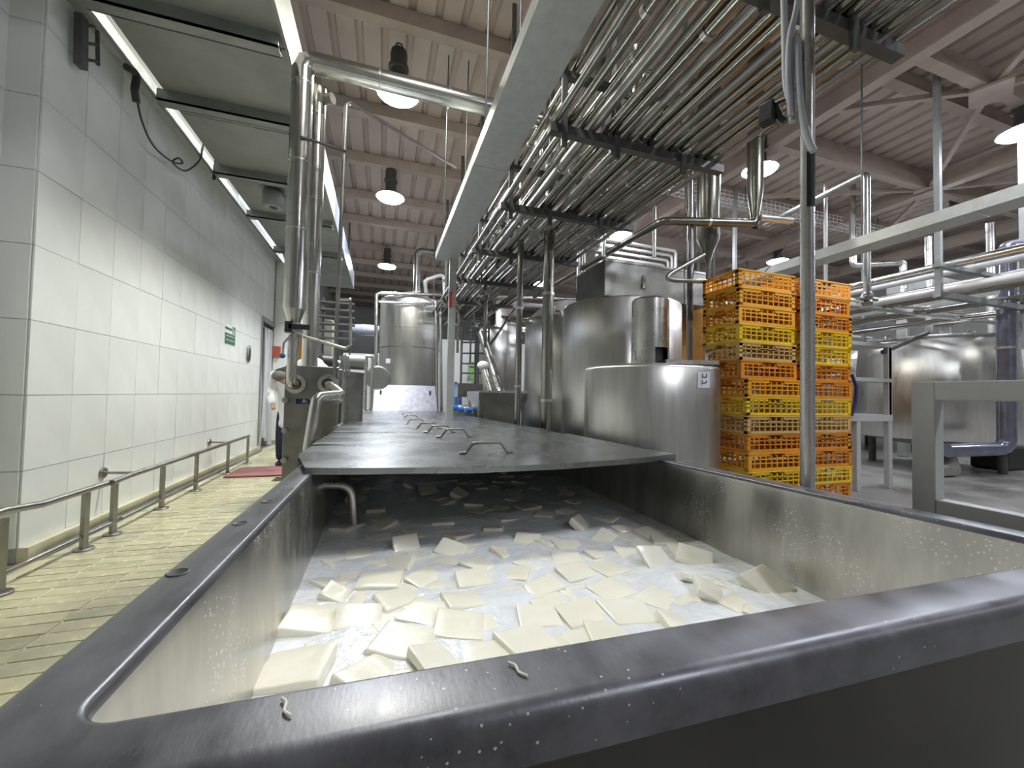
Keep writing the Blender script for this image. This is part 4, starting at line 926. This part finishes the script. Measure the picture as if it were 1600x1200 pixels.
bevel(MB().cbox(c, (.05, .06, .09), .3).build('box', 'black', t), .008); MB().tube([c+V((0, 0, .04)), Q(1215, 160), Q(1238, 150)], .009, 8, .03).build('lead', 'black', t)
MB().tube([c+V((.01, -.02, .03)), c+V((.02, -.04, -.04)), c+V((.03, -.05, -.06))], .012, 8, .02).build('strain_relief', 'black', t)
fx = 1.75
t = root('grey_frame', 'grey square-tube frame standing behind the right vat wall', 'frame', (fx, .6, .84))
ya = PX(1424, 700, fx).y; z0 = PX(1424, 796, fx).z; z1 = PX(1424, 597, fx).z; wv = .062
bevel(MB().box((fx, ya-wv, z0), (fx+.05, ya, z1)).build('upright', 'grey_paint', t), .003)
bevel(MB().box((fx, -.4, z1-wv), (fx+.05, ya-wv, z1)).build('top_rail', 'grey_paint', t), .003)
bevel(MB().box((fx, -.4, z0), (fx+.05, ya-wv, z0+.05)).build('bottom_rail', 'grey_paint', t), .003)
for y in (ya-.03, -.35): MB().box((fx+.002, y-.025, 0), (fx+.048, y+.025, z0)).build('leg', 'grey_paint', t)
# ================================================================== FAR RIGHT: round vats, stand, trunking, pipes
def round_vat(label, c, r, z0, z1):
    t = root('round_vat', label, 'vat', (c.x, c.y, 0), 'round vats on the right')
    MB().lathe((c.x, c.y, 0), [(.001, z0-.15), (r*.5, z0-.12), (r*1.04, z0), (r*1.05, z0+.02), (r*.93, z1-.02), (r*.92, z1), (r*.9, z1+.02), (r*.4, z1+.10), (.001, z1+.12)], 56).build('shell', 'steel_tank', t)
    MB().lathe((c.x, c.y, 0), [(r*.93, z1-.03), (r*.955, z1-.02), (r*.955, z1+.01), (r*.9, z1+.02)], 56).build('lid_rim', 'steel', t)
    for a in range(4): MB().tube([(c.x+r*.75*math.cos(a*1.57+.4), c.y+r*.75*math.sin(a*1.57+.4), 0), (c.x+r*.75*math.cos(a*1.57+.4), c.y+r*.75*math.sin(a*1.57+.4), z0)], .06, 10).build('leg', 'rack_iron', t)
    MB().tube([(c.x-.1, c.y-r*.5, z1+.06), (c.x-.1, c.y-r*.5, z1+.16), (c.x+.1, c.y-r*.5, z1+.16), (c.x+.1, c.y-r*.5, z1+.06)], .02, 8, .06).build('lifting_eye', 'steel', t)
    return t
c = PD(1455, 600, 7.6); zv1 = PD(1455, 522, 6.7).z; zv0 = PD(1455, 690, 6.6).z
round_vat('large round steel vat with sloping sides behind the grey frame', c, 1.13, zv0, zv1)
c_ = PD(1655, 600, 8.2); round_vat('second round steel vat cut by the right edge of the picture', c_, 1.05, zv0, zv1)
c3 = PD(1346, 600, 10.6); round_vat('round steel vat half hidden behind the crates and stand', c3, 1.2, zv0, zv1+.35)
cc = PD(1445, 470, 9.2)
tag(bevel(MB().cbox(cc, (1.8, .5, 1.0)).box((cc.x-.85, cc.y-.1, 0), (cc.x-.75, cc.y+.1, cc.z)).box((cc.x+.75, cc.y-.1, 0), (cc.x+.85, cc.y+.1, cc.z)).build('control_cabinet', 'galv', off=(cc.x, cc.y, 0)), .01), 'grey metal cabinet on legs behind the round vats', 'cabinet')
# stand with steps
s0 = PZ(1388, 762, 0); sy = s0.y
t = root('steel_stand', 'grey steel stand with shelves between crates and round vat', 'stand', (s0.x, sy, 0))
xs0 = PY(1338, 700, sy).x; xs1 = s0.x
zt5 = PY(1388, 538, sy).z; zsh = PY(1388, 648, sy).z; zs2 = PY(1388, 592, sy).z
for x in (xs0, xs1):
    MB().box((x-.04, sy-.03, 0), (x+.04, sy+.03, zt5 if x == xs1 else zsh)).build('leg', 'grey_paint', t)
MB().box((xs1-.02, sy-.03, zsh), (xs1+.03, sy+.02, zt5)).build('upright', 'grey_paint', t)
for z, hh in ((zt5, .05), (zs2, .05), (zsh, .09)): MB().box((xs0-.3, sy-.035, z-hh), (xs1+.045, sy+.4, z)).build('shelf', 'grey_paint', t)
MB().bar((xs1-.1, sy, zt5-.12), PY(1450, 520, sy+.2), .05, .05).build('brace', 'rack_iron', t)
pipe('blue_hose', 'dark blue hose curling at the edge of the crates', 'hose', [PY(1331, 585, sy-.1), PY(1338, 605, sy-.1), PY(1336, 630, sy-.1), PY(1330, 650, sy-.1)], .02, 'dark_blue', .1, 8)
b0 = PD(1580, 740, 7.2); b0.z = 0
tag(bevel(MB().box((b0.x-.1, b0.y, 0), (b0.x+.8, b0.y+.5, .42)).build('black_tub', 'black', off=(b0.x, b0.y, 0)), .05, 3), 'black plastic tub on the floor at the right edge', 'tub')
e = PD(1483, 735, 6.6); e.z = .12
tag(MB().tube([e+V((-.25, 0, -.02)), e, e+V((.3, .15, .18))], .14, 14, rs=[.10, .14, .1]).build('foil_elbow', 'foil', off=e), 'crumpled foil-wrapped pipe end on the floor under the vat', 'pipe')
x5 = PD(1570, 500, 5.9)
pipe('wrapped_pipe', 'fat plastic-wrapped pipe coming down at the right edge and bending under the vat', 'pipe', [PD(1640, 372, 6.2), PD(1572, 388, 5.9), V((x5.x, x5.y, PD(1572, 700, 5.9).z)), PD(1480, 704, 5.9)], .10, 'clear_wrap', .16, 16, [(1, .3), (1, .5), (1, .75)])
for i, (px, yt, yb, d, r) in enumerate(((1355, 268, 470, 5.6, .045), (1290, 285, 440, 6.4, .026), (1452, 392, 480, 8.0, .06), (1550, 370, 520, 8.0, .07), (1412, 410, 475, 8.2, .06), (1590, 395, 520, 6.4, .05))):
    a, b_ = PD(px, yb, d), PD(px, yt, d)
    pts = [(a.x, a.y, a.z), (a.x, a.y, b_.z)]
    if i == 0: pts.append(tuple(PZ(1195, 352, b_.z)))
    elif i == 1: pts += [(a.x-.2, a.y+.1, b_.z+.02), (a.x-.2, a.y+.1, CZ-.22)]
    elif i == 4: pts += [(a.x-.7, a.y+.5, b_.z+.02), (a.x-.7, a.y+.5, CZ-.05)]
    elif i == 5: pts += [(a.x+.8, a.y, b_.z+.02), (a.x+.8, a.y, CZ-.05)]
    else: pts = [(a.x, a.y, 0), (a.x, a.y, b_.z+.3)]
    pipe('drop_pipe', ('tall dark pipe with a long slanting top right of the steel pole', 'thin pipe just right of the steel pole', 'pale riser behind the round vats', 'thick grey riser at the right behind the vats', 'short bent riser over the cabinet', 'bent riser beside the wrapped pipe')[i], 'pipe', pts, r, 'steel_dark' if i < 2 else 'steel', .08, 12)
# pair of level pipes over the vats
for i, (p_, q_) in enumerate((((1325, 468), (1575, 497)), ((1325, 477), (1575, 507)))):
    Y5 = PD(1330, 470, 6.2).y
    pipe('level_pipe', ('upper' if i == 0 else 'lower')+' of two level pipes crossing above the round vat', 'pipe', [PY(*p_, Y5), PY(*q_, Y5)], .035, 'steel', 0, 10)
vv = PD(1355, 468, 5.6)
t = root('pipe_valve', 'dark valve cluster where the tall pipe meets the level pipes', 'valve', vv)
MB().lathe(vv, [(.001, -.08), (.06, -.08), (.07, -.04), (.04, 0), (.07, .03), (.07, .07), (.05, .1)], 14).build('body', 'steel_dark', t); MB().tube([vv+V((-.18, 0, 0)), vv+V((.2, 0, .02))], .03, 10).build('stub', 'steel_dark', t)
# right trunking
t = root('cable_tray', 'galvanised trunking slanting across the upper right above the vats', 'cable tray', (5.95, 3, 3.2))
for a, b_ in ((-.5, 2.4), (2.4, 4.6), (4.6, 6.6)): MB().box((5.78, a, 3.2), (6.1, b_-.005, 3.206)).box((5.78, a, 3.206), (5.786, b_-.005, 3.33)).box((6.094, a, 3.206), (6.1, b_-.005, 3.33)).build('channel', 'galv', t)
for y in (1, 3.4, 5.8): MB().tube([(5.8, y, 3.3), (5.8, y, CZ-.2)], .01, 6).build('hanger_rod', 'rack_iron', t)
# right-hand pipe runs
for i in range(17):
    x = 7.2+.42*(i % 9)+rp.uniform(-.1, .1); z = 2.72+.36*(i//9)+.05*(i % 3)
    pipe('distant_pipe', f'{ordn[min(i, 15)] if i < 16 else "last"} pipe of the right-hand run behind the round vats', 'pipe', [(x, .5, z), (x, rp.uniform(10, 16), z)], rp.choice((.03, .04, .055)), rp.choice(('steel_pipe', 'steel', 'insul')), 0, 10, group='right-hand pipe run')
rk2 = root('pipe_rack', 'iron rack under the right-hand pipe run', 'rack', (9, 5, 2.6))
for y in (3.2, 6.4, 9.6, 12.8):
    MB().box((6.9, y-.04, 2.6), (11, y+.04, 2.67)).box((6.9, y-.04, 3.0), (11, y+.04, 3.05)).build('crossbeam', 'galv_dark', rk2)
    for x in (6.95, 9, 10.95): MB().box((x-.03, y-.03, 2.6), (x+.03, y+.03, CZ-.2)).build('hanger', 'galv_dark', rk2)
# pipes crossing in the middle distance (run along x)
for i in range(12):
    Y = 7.4+.55*i; z = 3.0+.14*(i % 4)+.1*(i//4)
    pipe('distant_pipe', ordn[i]+' crosswise pipe in the middle distance behind the silos', 'pipe', [(2.6+.1*i, Y, z), (13, Y, z+.0)], rp.choice((.03, .04, .05)), rp.choice(('steel_pipe', 'steel', 'insul', 'white')), 0, 10, group='crosswise pipes in the middle distance')
for i in range(5):
    Y = 8.2; a = PY(930, 372+9*i, Y+.25*i); b_ = PY(1056-6*i, 398+9*i, Y+.25*i); zb = a.z
    pipe('white_pipe', ordn[i]+' white pipe from the top bending down beyond the hood', 'pipe', [a, V((b_.x, b_.y, zb)), V((b_.x, b_.y, zb-.9))], .035, 'white', .1, 10, group='white pipes beyond the hood')
t = root('pipe_hangers', 'thin rods holding the crosswise pipes under the roof', 'hangers', (8, 7.4, 3))
for i in range(12): MB().tube([(8.0, 7.4+.55*i, 3.0+.14*(i % 4)+.1*(i//4)-.05), (8.0, 7.4+.55*i, CZ-.02)], .01, 6).build('rod', 'rack_iron', t)
# wire basket cable tray
Y7 = 6.4; a = PY(1105, 303, Y7); z = a.z
t = root('wire_basket_tray', 'wire-mesh cable tray crossing below the roof on the right', 'cable tray', (a.x, Y7, z))
x1 = PY(1395, 368, Y7).x
w_ = MB()
for yy, zz_ in ((0, .16), (0, .08), (0, 0), (.15, 0), (.3, 0), (.3, .08), (.3, .16)): w_.tube([(a.x-1.5, Y7+yy, z+zz_), (x1, Y7+yy, z+zz_)], .006, 5)
w_.build('long_wires', 'white', t)
n_ = int((x1-a.x+1.5)/.13)
for i in range(n_): MB().tube([(a.x-1.5+.13*i, Y7, z+.17), (a.x-1.5+.13*i, Y7, z), (a.x-1.5+.13*i, Y7+.3, z), (a.x-1.5+.13*i, Y7+.3, z+.17)], .006, 5).build('cross_wire', 'white', t)
for x in (a.x-1, a.x+1.2, x1-.3): MB().tube([(x, Y7+.15, z), (x, Y7+.15, CZ-.05)], .01, 6).build('hanger_rod', 'rack_iron', t)
# ------------------------------------------------------------------ middle distance left of the silos
c = PD(774, 640, 7.4)
t = root('hopper_tub', 'dark steel hopper tub standing beyond the vat, left of the riser', 'hopper', (c.x, c.y, 0))
zt6 = PD(780, 612, 7.0).z; zl = .55
b = MB(); hw = .44
top = [(c.x-hw, c.y-.5, zt6), (c.x+hw, c.y-.5, zt6), (c.x+hw, c.y+.5, zt6), (c.x-hw, c.y+.5, zt6)]; mid = [(x, y, zt6-.12) for x, y, _ in top]; bot = [(c.x-.25, c.y-.2, zl), (c.x+.25, c.y-.2, zl), (c.x+.25, c.y+.2, zl), (c.x-.25, c.y+.2, zl)]
b.add(top+mid+bot, [(0,1,5,4),(1,2,6,5),(2,3,7,6),(3,0,4,7),(4,5,9,8),(5,6,10,9),(6,7,11,10),(7,4,8,11),(8,9,10,11)]).build('bin', 'steel_dark', t)
for x in (-.4, .4):
    for y in (-.4, .4): MB().tube([(c.x+x, c.y+y, 0), (c.x+x, c.y+y, zt6-.1)], .03, 8).build('leg', 'steel_dark', t)
MB().bar((c.x-hw, c.y-.52, zt6), (c.x+hw, c.y-.52, zt6), .03, .04).build('edge', 'steel', t)
t = root('inclined_tube', 'slanting steel tube with a white cap rising from the hopper', 'tube', PD(768, 612, 8.1))
MB().tube([PD(772, 628, 7.5), PD(757, 578, 7.7)], .075, 14).build('tube', 'steel', t); MB().ell(PD(755, 571, 7.7), (.12, .12, .09), 14, 8).build('cap', 'white', t)
t = root('inclined_tube', 'second slanting steel tube curving behind the hopper', 'tube', PD(780, 612, 8.6))
MB().tube([PD(787, 640, 7.6), PD(782, 612, 7.9), PD(775, 590, 8.4), PD(765, 560, 8.9), PD(752, 520, 9.2)], .09, 14, .3).build('tube', 'steel', t)
cF = PD(768, 550, 11)
tF = tank('storage_tank', 'slim far tank with dark top behind the slanting tubes', (cF.x, cF.y), .42, (.8, PD(768, 516, 11).z, .1), 'steel_tank')
cF = PD(792, 550, 12.5); tank('storage_tank', 'slim far tank right of the slanting tubes', (cF.x, cF.y), .38, (.8, PD(790, 470, 12.5).z, .1), 'steel_tank')
c = PD(738, 600, 10)
t = root('ladder_frame', 'dark ladder frame in front of the far bright window', 'ladder', (c.x, c.y, 0))
for px in (722, 744, 748, 764): 
    a = PD(px, 512, 10); MB().tube([(a.x, a.y, 0), (a.x, a.y, a.z)], .03, 8).build('upright', 'rack_iron', t)
for y in (518, 535, 552, 568, 583):
    MB().tube([PD(720, y, 10), PD(765, y, 10)], .022, 8).build('rung', 'rack_iron', t)
a, b_ = PY(722, 592, 16.5), PY(755, 566, 16.5)
t = root('green_board', 'bright green board on the far wall beyond the ladder frame', 'board', (a.x, 16.5, 0))
MB().box((a.x+.3, 16.5, a.z), (b_.x, 16.6, b_.z)).build('panel', 'green_panel', t); MB().box((a.x-1.5, 16.62, 0), (b_.x+2.0, 16.7, b_.z+.9)).build('backing', 'white', t)
for f in (.35, .7): MB().box((a.x+.3, 16.47, a.z+(b_.z-a.z)*f-.03), (b_.x, 16.5, a.z+(b_.z-a.z)*f+.03)).build('bar', 'rack_iron', t)
tag(bevel(MB().box(tuple(PY(709, 600, 15.5)*1), tuple(PY(720, 560, 15.5)+V((0, .4, 0)))).box(tuple(V((PY(709, 600, 15.5).x, 15.5, 0))), tuple(V((PY(720, 600, 15.5).x, 15.9, PY(709, 600, 15.5).z)))).build('white_locker', 'white', off=(PY(709, 600, 15.5).x, 15.5, 0)), .02), 'white locker far away between the tray post and ladder', 'locker')
for i, (px, py, d, rr) in enumerate(((712, 608, 9.4, .16), (741, 608, 9.2, .10))):
    c = PD(px, py, d); t = root('blue_drum', ('blue drum by the tray post' if i == 0 else 'small blue can beside the hopper'), 'drum', (c.x, c.y, 0))
    MB().lathe((c.x, c.y, 0), [(.001, .02), (rr*.95, 0), (rr, .05), (rr, c.z*.5), (rr*1.05, c.z*.5+.03), (rr, c.z*.5+.06), (rr, c.z+.1), (rr*.9, c.z+.13), (.001, c.z+.13)], 20).build('body', 'blue', t); MB().lathe((c.x, c.y, c.z+.13), [(.03, 0), (.03, .04), (.001, .04)], 10).build('bung', 'blackish', t)
for i, (px, py) in enumerate(((713, 638), (722, 640), (734, 641), (746, 637))):
    c = PD(px, py, 7.6); t = root('blue_pump', ordn[i]+' of the small blue pumps along the far right of the vat', 'pump', (c.x, c.y, c.z-.08), 'blue pumps beyond the vat')
    MB().tube([c+V((-.08, 0, 0)), c+V((.06, .03, 0))], .055, 12).build('motor', 'blue', t); MB().lathe(c+V((.09, .03, 0)), [(.001, -.05), (.07, -.05), (.08, 0), (.07, .05), (.001, .05)], 14, axis='X').build('volute', 'steel', t); MB().box(c+V((-.08, -.04, -c.z)), c+V((.06, .06, -.04))).build('plinth', 'steel_dark', t)
c = PD(732, 610, 8.8)
t = root('service_cart', 'dark steel cart with a box tub near the tray post', 'cart', (c.x, c.y, 0))
MB().cbox((c.x, c.y, c.z), (.55, .4, .3)).build('tub', 'steel_dark', t)
for x in (-.25, .25):
    for y in (-.17, .17): MB().tube([(c.x+x, c.y+y, 0), (c.x+x, c.y+y, c.z-.1)], .02, 8).build('leg', 'steel_dark', t)
MB().box((c.x-.27, c.y-.19, c.z-.36), (c.x+.27, c.y+.19, c.z-.33)).build('shelf', 'steel_dark', t)
